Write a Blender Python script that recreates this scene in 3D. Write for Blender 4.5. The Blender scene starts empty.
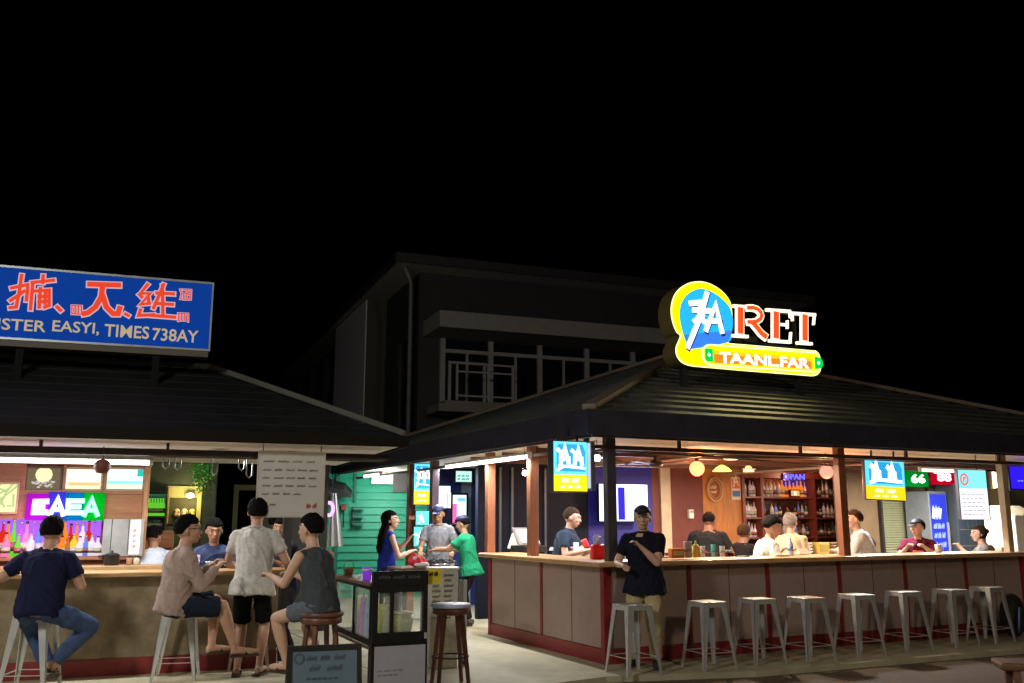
import bpy, bmesh, math, random
from mathutils import Vector, Matrix, noise
random.seed(7)
PI = math.pi
sc = bpy.context.scene
COL = sc.collection
R = math.radians

# ------------------------------------------------------------------ camera
FPX = 930.0; TH = math.atan(177/930); EYE = Vector((0, 0, 1.57))
cd = bpy.data.cameras.new('camera'); cam = bpy.data.objects.new('camera', cd); COL.objects.link(cam)
cam.location = EYE; cam.rotation_euler = (PI/2+TH, 0, 0)
cd.sensor_width = 36; cd.lens = FPX/1024*36; cd.clip_end = 500; sc.camera = cam

def ray(px, py):
    x = (px-512)/FPX; y = -(py-341.5)/FPX; c, s = math.cos(TH), math.sin(TH)
    return Vector((x, c-y*s, s+y*c))
def ground(px, py, z=0):
    r = ray(px, py); return EYE + r*((z-EYE.z)/r.z)

class Frame:
    """local axes of a building: u along its front, v towards its back"""
    def __init__(s, o, deg):
        a = R(deg); s.o = Vector(o); s.yaw = a
        s.u = Vector((math.cos(a), math.sin(a), 0)); s.v = Vector((-math.sin(a), math.cos(a), 0))
    def w(s, u, v, z=0): return s.o + s.u*u + s.v*v + Vector((0, 0, z))
    def hit(s, px, py, v):
        r = ray(px, py); t = ((s.o-EYE).dot(s.v)+v)/r.dot(s.v); p = EYE+r*t-s.o; return p.dot(s.u), p.z
    def hitu(s, px, py, u):
        r = ray(px, py); t = ((s.o-EYE).dot(s.u)+u)/r.dot(s.u); p = EYE+r*t-s.o; return p.dot(s.v), p.z
    def g(s, px, py, z=0):
        p = ground(px, py, z)-s.o; return p.dot(s.u), p.dot(s.v)
RK = Frame((1.0145, 10.626, 0), 26.2)
LK = Frame((-3.28, 10.22, 0), 20.5)

# ------------------------------------------------------------------ materials
_m = {}
def mat(name, col, rough=.6, metal=0., var=.12, scale=6., bump=0., emit=0., kind='noise', stretch=(1, 1, 1), spec=.5, sample=True, alpha=1., trans=0., coat=0.):
    if name in _m: return _m[name]
    m = bpy.data.materials.new(name); m.use_nodes = True; _m[name] = m
    nt = m.node_tree; N = nt.nodes; L = nt.links; b = N['Principled BSDF']
    c = (*col, 1) if len(col) == 3 else col
    b.inputs['Base Color'].default_value = c
    b.inputs['Roughness'].default_value = rough; b.inputs['Metallic'].default_value = metal
    b.inputs['Specular IOR Level'].default_value = spec
    b.inputs['Alpha'].default_value = alpha; b.inputs['Transmission Weight'].default_value = trans
    b.inputs['Coat Weight'].default_value = coat
    if emit:
        b.inputs['Emission Color'].default_value = c; b.inputs['Emission Strength'].default_value = emit
        b.inputs['Base Color'].default_value = (c[0]*.3, c[1]*.3, c[2]*.3, 1)
        b.inputs['Specular IOR Level'].default_value = 0; b.inputs['Roughness'].default_value = .9
        if not sample: m.cycles.emission_sampling = 'NONE'
        return m
    if var or bump:
        tc = N.new('ShaderNodeTexCoord'); mp = N.new('ShaderNodeMapping'); mp.inputs['Scale'].default_value = stretch
        L.new(tc.outputs['Object'], mp.inputs[0])
        nz = N.new('ShaderNodeTexNoise'); nz.inputs['Scale'].default_value = scale; nz.inputs['Detail'].default_value = 6; nz.inputs['Roughness'].default_value = .62
        L.new(mp.outputs[0], nz.inputs[0]); src = nz.outputs[0]
        if kind == 'wood':
            nz.inputs['Detail'].default_value = 4; nz.inputs['Distortion'].default_value = 1.2
        if kind == 'stain':
            n2 = N.new('ShaderNodeTexNoise'); n2.inputs['Scale'].default_value = scale*.13; n2.inputs['Detail'].default_value = 3
            L.new(mp.outputs[0], n2.inputs[0]); ad = N.new('ShaderNodeMath'); ad.operation = 'MULTIPLY'
            L.new(nz.outputs[0], ad.inputs[0]); L.new(n2.outputs[0], ad.inputs[1])
            a2 = N.new('ShaderNodeMath'); a2.operation = 'MULTIPLY'; a2.inputs[1].default_value = 2
            L.new(ad.outputs[0], a2.inputs[0]); src = a2.outputs[0]
        rp = N.new('ShaderNodeMapRange'); rp.inputs[1].default_value = .3; rp.inputs[2].default_value = .7
        rp.inputs[3].default_value = 1-var; rp.inputs[4].default_value = 1+var; L.new(src, rp.inputs[0])
        mx = N.new('ShaderNodeVectorMath'); mx.operation = 'SCALE'; mx.inputs[0].default_value = c[:3]
        L.new(rp.outputs[0], mx.inputs['Scale']); L.new(mx.outputs[0], b.inputs['Base Color'])
        rr = N.new('ShaderNodeMapRange'); rr.inputs[3].default_value = max(.03, rough-.1); rr.inputs[4].default_value = min(1, rough+.1)
        L.new(src, rr.inputs[0]); L.new(rr.outputs[0], b.inputs['Roughness'])
        if bump:
            bp = N.new('ShaderNodeBump'); bp.inputs['Strength'].default_value = bump; bp.inputs['Distance'].default_value = .02
            L.new(src, bp.inputs['Height']); L.new(bp.outputs[0], b.inputs['Normal'])
    return m
def wood(name, col, rough=.45, st=(1, 12, 12), var=.3): return mat(name, col, rough, var=var, scale=3, kind='wood', stretch=st, bump=.08)
def glow(name, col, s=1., sample=False): return mat(name, col, emit=s, sample=sample)

# ------------------------------------------------------------------ mesh builder
class MB:
    def __init__(s): s.bm = bmesh.new(); s.mi = 0
    def _f(s, vs, smooth=False):
        try: f = s.bm.faces.new(vs)
        except ValueError: return
        f.material_index = s.mi; f.smooth = smooth
    def box(s, x0, x1, y0, y1, z0, z1, M=None):
        x0, x1 = sorted((x0, x1)); y0, y1 = sorted((y0, y1)); z0, z1 = sorted((z0, z1))
        v = [s.bm.verts.new(M @ Vector(p) if M else p) for p in ((x0,y0,z0),(x1,y0,z0),(x1,y1,z0),(x0,y1,z0),(x0,y0,z1),(x1,y0,z1),(x1,y1,z1),(x0,y1,z1))]
        for q in ((3,2,1,0),(4,5,6,7),(0,1,5,4),(1,2,6,5),(2,3,7,6),(3,0,4,7)): s._f([v[i] for i in q])
        return s
    def hexa(s, pts):
        v = [s.bm.verts.new(p) for p in pts]
        for q in ((3,2,1,0),(4,5,6,7),(0,1,5,4),(1,2,6,5),(2,3,7,6),(3,0,4,7)): s._f([v[i] for i in q])
        return s
    def bar(s, a, b, w, h=None, w2=None, h2=None, up=(0, 0, 1)):
        a = Vector(a); b = Vector(b); h = h or w; w2 = w2 or w; h2 = h2 or h
        d = (b-a).normalized(); x = d.cross(Vector(up))
        if x.length < 1e-3: x = d.cross(Vector((0, 1, 0)))
        x.normalize(); y = x.cross(d)
        P = []
        for p, ww, hh in ((a, w, h), (b, w2, h2)):
            P += [p-x*ww/2-y*hh/2, p+x*ww/2-y*hh/2, p+x*ww/2+y*hh/2, p-x*ww/2+y*hh/2]
        return s.hexa(P)
    def tube(s, pts, r, seg=8, cap=True):
        pts = [Vector(p) for p in pts]; n = len(pts); rs = r if isinstance(r, (list, tuple)) else [r]*n
        rings = []; ref = None
        for i, p in enumerate(pts):
            d = (pts[min(i+1, n-1)]-pts[max(i-1, 0)]).normalized()
            if ref is None:
                ref = d.cross(Vector((0, 0, 1)))
                if ref.length < .1: ref = d.cross(Vector((0, 1, 0)))
            ref = (ref - d*ref.dot(d)).normalized(); y = d.cross(ref)
            rings.append([s.bm.verts.new(p+(ref*math.cos(2*PI*k/seg)+y*math.sin(2*PI*k/seg))*rs[i]) for k in range(seg)])
        for a, b in zip(rings, rings[1:]):
            for k in range(seg): s._f([a[k], a[(k+1)%seg], b[(k+1)%seg], b[k]], True)
        if cap: s._f(rings[0][::-1]); s._f(rings[-1])
        return s
    def lathe(s, prof, seg=20, c=(0, 0, 0)):
        c = Vector(c); rings = []
        for r, z in prof:
            rings.append([s.bm.verts.new(c+Vector((r*math.cos(2*PI*k/seg), r*math.sin(2*PI*k/seg), z))) for k in range(seg)] if r > 1e-5 else [s.bm.verts.new(c+Vector((0, 0, z)))])
        for a, b in zip(rings, rings[1:]):
            for k in range(seg):
                k2 = (k+1)%seg
                if len(a) == 1 and len(b) == 1: continue
                if len(a) == 1: s._f([a[0], b[k2], b[k]], True)
                elif len(b) == 1: s._f([a[k], a[k2], b[0]], True)
                else: s._f([a[k], a[k2], b[k2], b[k]], True)
        if len(rings[0]) > 1: s._f(rings[0][::-1])
        if len(rings[-1]) > 1: s._f(rings[-1])
        return s
    def ball(s, c, r, seg=16, sc3=(1, 1, 1)):
        c = Vector(c); n = seg//2; rings = []
        for i in range(n+1):
            a = PI*i/n
            if i in (0, n): rings.append([s.bm.verts.new(c+Vector((0, 0, r*sc3[2]*math.cos(a))))])
            else: rings.append([s.bm.verts.new(c+Vector((r*sc3[0]*math.sin(a)*math.cos(2*PI*k/seg), r*sc3[1]*math.sin(a)*math.sin(2*PI*k/seg), r*sc3[2]*math.cos(a)))) for k in range(seg)])
        for a, b in zip(rings, rings[1:]):
            for k in range(seg):
                k2 = (k+1)%seg
                if len(a) == 1: s._f([a[0], b[k], b[k2]], True)
                elif len(b) == 1: s._f([a[k], b[0], a[k2]], True)
                else: s._f([a[k], b[k], b[k2], a[k2]], True)
        return s
    def prism(s, poly, y0, y1):
        """closed outline [(x, z)...] in the x-z plane, between y0 (front) and y1"""
        A = [s.bm.verts.new((p[0], y0, p[1])) for p in poly]; B = [s.bm.verts.new((p[0], y1, p[1])) for p in poly]
        s._f(A); s._f(B[::-1]); n = len(poly)
        for i in range(n): s._f([A[i], B[i], B[(i+1)%n], A[(i+1)%n]])
        return s
    def stroke(s, pts, w, y0, y1, w2=None, cap=.5):
        """a pen stroke through pts [(x, z)...]: flat ribbon of real thickness"""
        P = [Vector((p[0], p[1])) for p in pts]
        if len(P) < 2: return s
        P[0] = P[0]+(P[0]-P[1]).normalized()*w*cap; P[-1] = P[-1]+(P[-1]-P[-2]).normalized()*w*cap
        l = []; r = []
        for i, p in enumerate(P):
            d = Vector((0, 0))
            if i: d += (P[i]-P[i-1]).normalized()
            if i < len(P)-1: d += (P[i+1]-P[i]).normalized()
            if d.length < 1e-6: d = Vector((1, 0))
            d.normalize(); n = Vector((-d.y, d.x)); ww = w/2
            if i and i < len(P)-1:
                cs = n.dot(Vector((-(P[i]-P[i-1]).normalized().y, (P[i]-P[i-1]).normalized().x))); ww /= max(.55, cs)
            l.append(p+n*ww); r.append(p-n*ww)
        for i in range(len(P)-1):
            q = [r[i], r[i+1], l[i+1], l[i]]
            s.hexa([(a.x, y0, a.y) for a in q]+[(a.x, y1, a.y) for a in q])
        return s
    def build(s, name, m, parent=None, loc=None, rot=None, bevel=0, smooth=False):
        if s.bm.faces:
            bmesh.ops.recalc_face_normals(s.bm, faces=s.bm.faces)
        me = bpy.data.meshes.new(name); s.bm.to_mesh(me); s.bm.free()
        o = bpy.data.objects.new(name, me); COL.objects.link(o)
        for k in (m if isinstance(m, (list, tuple)) else [m]): me.materials.append(k)
        if parent: o.parent = parent
        if loc is not None: o.location = loc
        if rot is not None: o.rotation_euler = (0, 0, rot) if not hasattr(rot, '__len__') else rot
        if bevel:
            b = o.modifiers.new('bevel', 'BEVEL'); b.width = bevel; b.segments = 2; b.limit_method = 'ANGLE'; b.angle_limit = R(40)
        return o

def tag(o, label=None, cat=None, group=None, kind=None):
    if label: o['label'] = label
    if cat: o['category'] = cat
    if group: o['group'] = group
    if kind: o['kind'] = kind
    return o
def thing(name, label, cat, loc, rot=0, group=None):
    o = bpy.data.objects.new(name, None); COL.objects.link(o); o.location = loc; o.rotation_euler = (0, 0, rot)
    o.empty_display_size = .1
    return tag(o, label, cat, group)
def kids(o): return [c for c in bpy.data.objects if c.parent == o]
def dup(root, loc, rot, label, group=None):
    r = root.copy(); COL.objects.link(r); r.location = loc; r.rotation_euler = (0, 0, rot); r['label'] = label
    if group: r['group'] = group
    for ch in kids(root):
        c = ch.copy(); COL.objects.link(c); c.parent = r
        for g in kids(ch):
            d = g.copy(); COL.objects.link(d); d.parent = c
    return r

def smooth_poly(pts, n=4):
    """closed Catmull-Rom outline through pts"""
    P = [Vector(p) for p in pts]; out = []; L = len(P)
    for i in range(L):
        a, b, c, d = P[i-1], P[i], P[(i+1)%L], P[(i+2)%L]
        for k in range(n):
            t = k/n; out.append(tuple(.5*((2*b)+(c-a)*t+(2*a-5*b+4*c-d)*t*t+(3*b-a-3*c+d)*t*t*t)))
    return out
def text_mesh(body, x0, x1, z0, z1, y0, y1, m, name='lettering', parent=None, bold=.02, shear=0):
    """letters stretched to fill the box x0..x1, z0..z1, standing between y0 (front) and y1"""
    cu = bpy.data.curves.new(name, 'FONT'); cu.body = body; cu.size = 1; cu.offset = bold; cu.extrude = .5; cu.shear = shear; cu.resolution_u = 3
    t = bpy.data.objects.new('tmp', cu); COL.objects.link(t)
    me = bpy.data.meshes.new_from_object(t.evaluated_get(bpy.context.evaluated_depsgraph_get())); bpy.data.objects.remove(t); bpy.data.curves.remove(cu)
    xs = [v.co.x for v in me.vertices]; ys = [v.co.y for v in me.vertices]
    a, b, c, d = min(xs), max(xs), min(ys), max(ys)
    for v in me.vertices:
        x, y, z = v.co
        v.co = (x0+(x-a)/(b-a)*(x1-x0), y0 if z > 0 else y1, z0+(y-c)/(d-c)*(z1-z0))
    me.materials.clear(); me.materials.append(m)
    o = bpy.data.objects.new(name, me); COL.objects.link(o)
    if parent: o.parent = parent
    return o
def scribble(mb, x0, x1, z, h, y0, y1, w, words=4, seed=0):
    """handwriting too small to read"""
    rd = random.Random(seed); x = x0; L = (x1-x0)/words
    for k in range(words):
        n = rd.randint(5, 9); wl = L*rd.uniform(.6, .85); pts = []
        for i in range(n*2): pts.append((x+wl*i/(n*2), z+(h if i % 2 else 0)*rd.uniform(.4, 1)))
        mb.stroke(pts, w, y0, y1); x += L

def area(name, loc, power, col, sx, sy, rot=(0, 0, 0), parent=None):
    l = bpy.data.lights.new(name, 'AREA'); l.shape = 'RECTANGLE'; l.size = sx; l.size_y = sy; l.energy = power; l.color = col
    o = bpy.data.objects.new(name, l); COL.objects.link(o); o.location = loc; o.rotation_euler = rot
    if parent: o.parent = parent
    return o
def point(name, loc, power, col, rad, parent=None):
    l = bpy.data.lights.new(name, 'POINT'); l.energy = power; l.color = col; l.shadow_soft_size = rad
    o = bpy.data.objects.new(name, l); COL.objects.link(o); o.location = loc
    if parent: o.parent = parent
    return o

# ------------------------------------------------------------------ palette
STEEL = mat('galvanised_steel', (.60, .61, .60), .36, .55, var=.07, scale=9)
DARKSTEEL = mat('dark_steel', (.05, .05, .055), .5, .6, var=.2)
BLACK = mat('black_paint', (.012, .012, .014), .35, var=.2)
WHITE = mat('white_paint', (.75, .75, .73), .5, var=.05)
LWOOD = wood('light_varnished_wood', (.50, .30, .14), .35)
OWOOD = wood('orange_brown_wood', (.23, .085, .04), .4, (12, 12, 1))
DWOOD = wood('dark_brown_wood', (.07, .035, .02), .45, (1, 10, 10))
REDP = mat('dark_red_paint', (.22, .018, .02), .45, var=.2, scale=10)
BEIGE = mat('beige_paint', (.42, .33, .20), .6, var=.1)
# ------------------------------------------------------------------ the setting: ground
def sheet(name, pts, z, m, thick=0):
    mb = MB()
    if thick: # slab
        A = [mb.bm.verts.new((p[0], p[1], z)) for p in pts]; B = [mb.bm.verts.new((p[0], p[1], z-thick)) for p in pts]
        mb._f(A); n = len(A)
        for i in range(n): mb._f([A[i], A[(i+1)%n], B[(i+1)%n], B[i]])
    else: mb._f([mb.bm.verts.new((p[0], p[1], z)) for p in pts])
    return tag(mb.build(name, m), kind='structure')
ASPH = mat('brown_asphalt', (.10, .072, .045), .85, var=.25, scale=9, bump=.35, kind='stain')
CONC = mat('pale_concrete', (.40, .37, .255), .7, var=.17, scale=5, bump=.12, kind='stain')
sheet('road', [(-150, -60), (150, -60), (150, 200), (-150, 200)], -.06, ASPH)
e0 = ground(556, 684); e1 = RK.w(0, -.95); 
pv = [ground(556, 683), ground(606, 676.5), RK.w(1.2, -1.05), RK.w(3.5, -1.12), RK.w(7, -1.2), RK.w(14, -1.2), RK.w(14, 16), LK.w(-14, 16), LK.w(-14, -7.5), (-.1, 2.0), (.12, 6.6)]
pv = [(p[0], p[1]) for p in pv]
sheet('pavement', pv, 0, CONC, .06)
# joints scored in the concrete slab: thin dark grooves modelled as strips of sealant
jm = mat('joint_sealant', (.05, .045, .035), .8)
mb = MB()
for (a, b) in ((RK.w(-2.4, -.2), RK.w(-2.4, 8)),):
    mb.bar((a.x, a.y, .001), (b.x, b.y, .001), .006, .004)
tag(mb.build('pavement_joints', jm), kind='structure')

# ------------------------------------------------------------------ hip roof helper
def hip_roof(parent, u0, u1, v0, v1, z0, pitch, course, m, fm, capm, fas=.26, lap=.035, capw=.17):
    """four lapped slopes, ridge and hip caps, fascia boards; local coordinates of the parent"""
    wu = u1-u0; wv = v1-v0; run = min(wu, wv)/2; h = run*pitch
    if wu >= wv: ra, rb = (u0+run, v0+run), (u1-run, v0+run)
    else: ra, rb = (u0+run, v0+run), (u0+run, v1-run)
    cs = [(u0, v0), (u1, v0), (u1, v1), (u0, v1)]
    n = max(1, int(run/course)); mb = MB()
    for i in range(n):
        t0 = run*i/n; t1 = run*(i+1)/n; zl = z0+t0*pitch+lap; zh = z0+t1*pitch
        A = [(u0+t0, v0+t0), (u1-t0, v0+t0), (u1-t0, v1-t0), (u0+t0, v1-t0)]
        B = [(u0+t1, v0+t1), (u1-t1, v0+t1), (u1-t1, v1-t1), (u0+t1, v1-t1)]
        for k in range(4):
            a, b, c, d = A[k], A[(k+1)%4], B[(k+1)%4], B[k]
            q = [mb.bm.verts.new(p) for p in ((*a, zl), (*b, zl), (*c, zh), (*d, zh))]
            if (Vector(c)-Vector(d)).length < 1e-4: mb._f(q[:3])
            else: mb._f(q)
            q2 = [mb.bm.verts.new(p) for p in ((*a, zl-lap-.02), (*b, zl-lap-.02), (*b, zl), (*a, zl))]; mb._f(q2)
    r = mb.build('roof', m, parent)
    mb = MB(); zt = z0+h
    for c, e in ((cs[0], ra), (cs[3], ra if wu >= wv else rb), (cs[1], rb if wu >= wv else ra), (cs[2], rb)):
        mb.bar((c[0], c[1], z0+.05), (e[0], e[1], zt+.05), capw, .07)
    if ra != rb: mb.bar((ra[0], ra[1], zt+.05), (rb[0], rb[1], zt+.05), capw, .07)
    mb.build('ridge_cap', capm, r, bevel=.02)
    mb = MB(); th = .04
    for a, b in ((0, 1), (1, 2), (2, 3), (3, 0)):
        p, q = Vector(cs[a]), Vector(cs[b]); nrm = Vector(((q-p).y, -(q-p).x)).normalized(); d = (q-p).normalized()
        p2 = p+nrm*th/2-d*(th if a % 2 == 0 else 0); q2 = q+nrm*th/2+d*(th if a % 2 == 0 else 0)
        mb.bar((p2.x, p2.y, z0-fas/2+.02), (q2.x, q2.y, z0-fas/2+.02), th, fas)
    mb.build('fascia', fm, parent)
    return r, zt, ra, rb

# ------------------------------------------------------------------ right kiosk
rk = thing('bar_kiosk', 'large open sided corner bar pavilion with dark ribbed hip roof and red trimmed posts', 'bar pavilion', RK.o, RK.yaw)
ROOF = mat('dark_grey_roof_sheet', (.07, .07, .072), .5, .0, var=.25, scale=4, bump=.1, kind='stain')
FAS = mat('dark_purple_fascia', (.032, .030, .045), .8, var=.2, spec=.12)
CAPM = mat('brown_ridge_flashing', (.16, .12, .085), .6, var=.2)
CEIL = mat('cream_ceiling_board', (.75, .66, .52), .7, var=.08)
EZ = 2.72
hip_roof(rk, -.38, 10.3, -.38, 10.3, EZ, .36, .30, ROOF, FAS, CAPM, fas=.27)
mb = MB(); mb.box(-.36, 10.28, -.36, 10.28, 2.50, 2.53); mb.build('ceiling', CEIL, rk)
# lower trim board below fascia
mb = MB()
for a, b in (((-.30, -.30, 2.475), (10.2, -.30, 2.475)), ((-.30, -.25, 2.475), (-.30, 10.2, 2.475))): mb.bar(a, b, .035, .05)
mb.build('eave_trim', mat('grey_purple_trim', (.10, .09, .11), .5), rk)
BEAM = wood('dark_red_beam', (.09, .035, .025), .5)
for v in (0.04, .75, 1.7, 2.7, 3.8):
    z = {0.04: 2.37, .75: 2.42}.get(v, 2.44); hb = .022 if v < .5 else .04
    MB().box(.06, 10, v-.035, v+.035, z-hb, z+hb).build('ceiling_beam', BEAM, rk)
for u in (0.03, 2.0, 5.6):
    MB().box(u-.03, u+.03, .08, 9.5, 2.36, 2.395).build('ceiling_beam', wood('pale_brown_beam', (.30, .2, .13), .5) if u > 1 else BEAM, rk)
# conduit and hanging hooks under the front beam
mb = MB(); mb.tube([(.2, .3, 2.36), (2, .32, 2.33), (4, .3, 2.37), (7, .3, 2.35)], .012)
mb.build('cable_conduit', DARKSTEEL, rk)
for k in range(4): MB().box(1.1+k*1.9, 1.13+k*1.9, .02, .06, 2.393, 2.50).build('beam_bracket', DARKSTEEL, rk)
for k, (a, b) in enumerate(((1.2, 5.4), (2.2, 6.6))):
    mb = MB(); mb.tube([(a+(b-a)*i/12, .45+.35*k, 2.40-.10*math.sin(PI*i/12)) for i in range(13)], .009, 6); mb.build('sagging_cable', BLACK, rk)
# posts
def rpost(px, m, w=.10, v=0.0, label=None):
    u, _ = RK.hit(px, 500, v+.05); o = MB().box(u-w/2, u+w/2, v-.05+.06, v+.05+.06, 1.09, 2.5).build('post', m, rk, bevel=.006)
    if label: o['label'] = label
rpost(610.5, mat('dark_grey_post', (.045, .04, .05), .5), .12, label='dark grey corner post')
rpost(842, OWOOD, .12, label='orange brown wooden post')
rpost(1005, BEIGE, .11, label='beige painted post')
for px, m, w, z0 in ((532, OWOOD, .11, 1.09), (489.5, OWOOD, .10, 1.09), (433.5, mat('purple_grey_post', (.09, .065, .085), .5), .13, 0), (410.5, OWOOD, .13, 0)):
    v, _ = RK.hitu(px, 500, .02)
    MB().box(-.03, .09, v-w/2, v+w/2, z0, 2.5).build('post', m, rk, bevel=.006)
MB().box(9.8, 9.92, 0, .12, 0, 2.5).build('post', BEIGE, rk)


# counter, a thing of its own: left wing along v, front wing along u
VL = 3.0; UL = 7.04
ct = thing('bar_counter', 'L shaped bar counter with grey brown panels and red trim', 'bar counter', RK.o, RK.yaw)
PAN = mat('grey_brown_panel', (.34, .245, .215), .55, var=.07, scale=7, bump=.03)
mb = MB().prism([(0, 0)], 0, 0) if False else MB()
# top as L
A = [(-.16, VL+.05), (-.16, -.16), (UL+.05, -.16), (UL+.05, .46), (.46, .46), (.46, VL+.05)]
bot = [mb.bm.verts.new((*p, 1.045)) for p in A]; top = [mb.bm.verts.new((*p, 1.10)) for p in A]
mb._f(top); mb._f(bot[::-1])
for i in range(6): mb._f([bot[i], bot[(i+1)%6], top[(i+1)%6], top[i]])
mb.build('counter_top', LWOOD, ct, bevel=.012)
seam = mat('panel_joint', (.06, .045, .04), .7)
def face_panels(n, L, left):
    step = L/n
    for k in range(n):
        a = k*step+.03; b = (k+1)*step-.03
        m = MB()
        if left: m.box(.02, .10, a, b, .16, 1.045)
        else: m.box(a, b, .02, .10, .16, 1.045)
        p = m.build('panel', PAN, ct)
        mm = MB(); c = (a+b)/2
        if left: mm.box(.016, .03, c-.004, c+.004, .16, 1.04)
        else: mm.box(c-.004, c+.004, .016, .03, .16, 1.04)
        mm.build('panel_seam', seam, p)
        s = MB(); w = .028
        if k < n-1 or not left:
            c = (k+1)*step
            if left: s.box(.008, .10, c-w/2-.015, c+w/2+.015, .16, 1.044)
            else: s.box(c-w/2-.015, c+w/2+.015, .008, .10, .16, 1.044)
            s.build('trim_strip', REDP, ct)
face_panels(2, VL, True); face_panels(6, UL, False)
MB().box(0, .12, VL-.03, VL+.05, 0, 1.044).build('end_post', REDP, ct)
MB().box(-.002, .10, -.002, .075, 0, 1.044).build('corner_post', REDP, ct, bevel=.004)
MB().box(.004, .11, .08, VL-.035, 0, .155).build('kick_board', REDP, ct)
MB().box(.105, UL, .004, .11, 0, .155).build('kick_board', REDP, ct)
MB().box(UL+.001, UL+.09, -.01, .4, 0, 1.044).build('end_post', mat('bright_red_paint', (.4, .02, .02), .4), ct)

# back wall of the right kiosk, section by section
VB = 4.9; VN = 3.9
wall = thing('back_wall', 'back wall of the corner bar in navy, dark red and orange timber sections', 'wall', RK.o, RK.yaw)
NAVY = mat('navy_glass_wall', (.006, .011, .026), .5, var=.1, spec=.15)
DRED = mat('maroon_wall', (.13, .03, .025), .5, var=.15)
OPAN = wood('orange_plywood', (.40, .15, .04), .45, (9, 9, 1))
def sect(pa, pb, m, v=VB, lab=None, z1=2.5, pz=0):
    a, _ = RK.hit(pa, 500, v); b, _ = RK.hit(pb, 500, v)
    o = MB().box(a, b, v, v+.1, pz, z1).build('wall_section', m, wall)
    if lab: o['label'] = lab
    return a, b
sect(478, 588, NAVY, lab='dark navy glass section'); sect(588.2, 652, mat('screen_halo_wall', (.02, .02, .34), .5), lab='section behind the screen with its blue halo in the wall colour')  # the television's blue halo is put into this second section's colour
sect(652.2, 661, DRED); sect(661.2, 671, mat('cream_column', (.5, .42, .33), .5), v=VB-.05, lab='pale cream column')
sect(671.2, 703, DRED, lab='maroon section'); sect(703.2, 745, OPAN, lab='orange plywood section')
sect(745.2, 852, wood('red_brown_back_board', (.12, .04, .02), .5), v=VB+.25)
sect(838, 882, mat('brown_plaster', (.18, .13, .09), .7), v=VN+.05)
sect(926, 986, mat('blue_grey_wall', (.16, .2, .27), .6), v=VN)
sect(986.2, 1003, mat('warm_cream_wall', (.62, .48, .26), .6), v=VN-.3, lab='warm cream wall end')
sect(1003.2, 1060, mat('grey_tile_wall', (.3, .3, .28), .6), v=VN+.5)
# glass-door verticals and white mullions in the navy section
mb = MB()
for px in (500, 512, 545):
    u, _ = RK.hit(px, 500, VB-.02); mb.box(u-.02, u+.02, VB-.04, VB-.003, .1, 2.4)
mb.build('mullion', mat('grey_blue_metal', (.08, .1, .13), .4, .4), wall)
# roller shutter
def rl(px, py, v): u, z = RK.hit(px, py, v); return u, z
a, _ = rl(881, 500, VN); b, _ = rl(926, 500, VN)
t = thing('roller_shutter', 'grey green slatted roller shutter behind the maroon shirted person', 'shutter', RK.w(a, VN, 0), RK.yaw)
mb = MB(); n = 30
for k in range(n):
    z = .9+k*1.35/n; mb.hexa([(0, -.01, z+.008), (b-a, -.01, z+.008), (b-a, .05, z+.008), (0, .05, z+.008), (0, .025, z+.043), (b-a, .025, z+.043), (b-a, .05, z+.043), (0, .05, z+.043)]).box(0, b-a, .035, .05, z-.002, z+.008)
mb.build('slats', mat('grey_green_slat', (.34, .38, .28), .45, .1), t)
MB().box(-.05, 0, -.03, .06, 0, 2.4).box(b-a, b-a+.05, -.03, .06, 0, 2.4).build('guide_rail', DARKSTEEL, t)
MB().box(0, b-a, .0, .05, 0, .9).build('lower_panel', mat('grey_green_slat', (.3, .34, .25)), t)
MB().box(-.05, b-a+.05, -.08, .1, 2.27, 2.48).build('shutter_box', mat('grey_panel', (.25, .25, .24), .5), t)
# left far structure behind the rear posts: teal shed and side counter
vS, _ = RK.hitu(372, 500, -2.2)
LF = Frame(tuple(ground(300, 556)), 12)
SH = Frame((-3.6, 19.3, 0), 8)
t = thing('timber_shed', 'bright green horizontal board shed wall lit at night between the two bars', 'shed', SH.o, SH.yaw)
GRN = mat('bright_green_boards', (.015, .40, .24), .5, var=.07, scale=4)
mb = MB()
a0, _ = SH.hit(326, 500, 0); b0, _ = SH.hit(452, 500, 0)
z = 0.0
while z < 2.66:
    mb.hexa([(a0, 0, z), (b0, 0, z), (b0, .08, z), (a0, .08, z), (a0, .032, z+.15), (b0, .032, z+.15), (b0, .08, z+.15), (a0, .08, z+.15)]); z += .15
mb.build('board_wall', GRN, t)
u1, _ = SH.hit(337.5, 500, 0)
MB().box(u1-.04, u1+.04, -.04, .01, 0, 2.6).build('corner_post', mat('green_post', (.02, .2, .13), .5), t)
ut, _ = SH.hit(356, 470, 0)
MB().box(ut-.03, ut+.03, -.03, .0, 1.9, 2.65).build('batten', mat('green_post', (.02, .2, .13)), t)
mb = MB()  # dark awning over shed door
p0 = SH.hit(322, 482, -.5); p1 = SH.hit(349, 492, -.5); 
mb.hexa([(p0[0]-.8, -.6, p1[1]), (p1[0]+.05, -.6, p1[1]-.12), (p1[0]+.05, 0, p1[1]+.05), (p0[0]-.8, 0, p1[1]+.1), (p0[0]-.8, -.6, p0[1]+.15), (p1[0]-.1, -.6, p1[1]+.03), (p1[0]-.1, 0, p1[1]+.2), (p0[0]-.8, 0, p0[1]+.35)])
mb.build('awning', mat('black_awning', (.02, .02, .022), .7), t)
a, zz = SH.hit(393, 473, -.02); b, z2 = SH.hit(409, 492, -.02)
MB().box(a, b, -.05, -.0, z2, 2.62).build('dark_cabinet', mat('grey_brown_metal', (.11, .09, .09), .5), t)
MB().box(a0-.3, b0+.3, -.5, 1.5, 2.66, 2.72).build('roof', DARKSTEEL, t)
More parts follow.
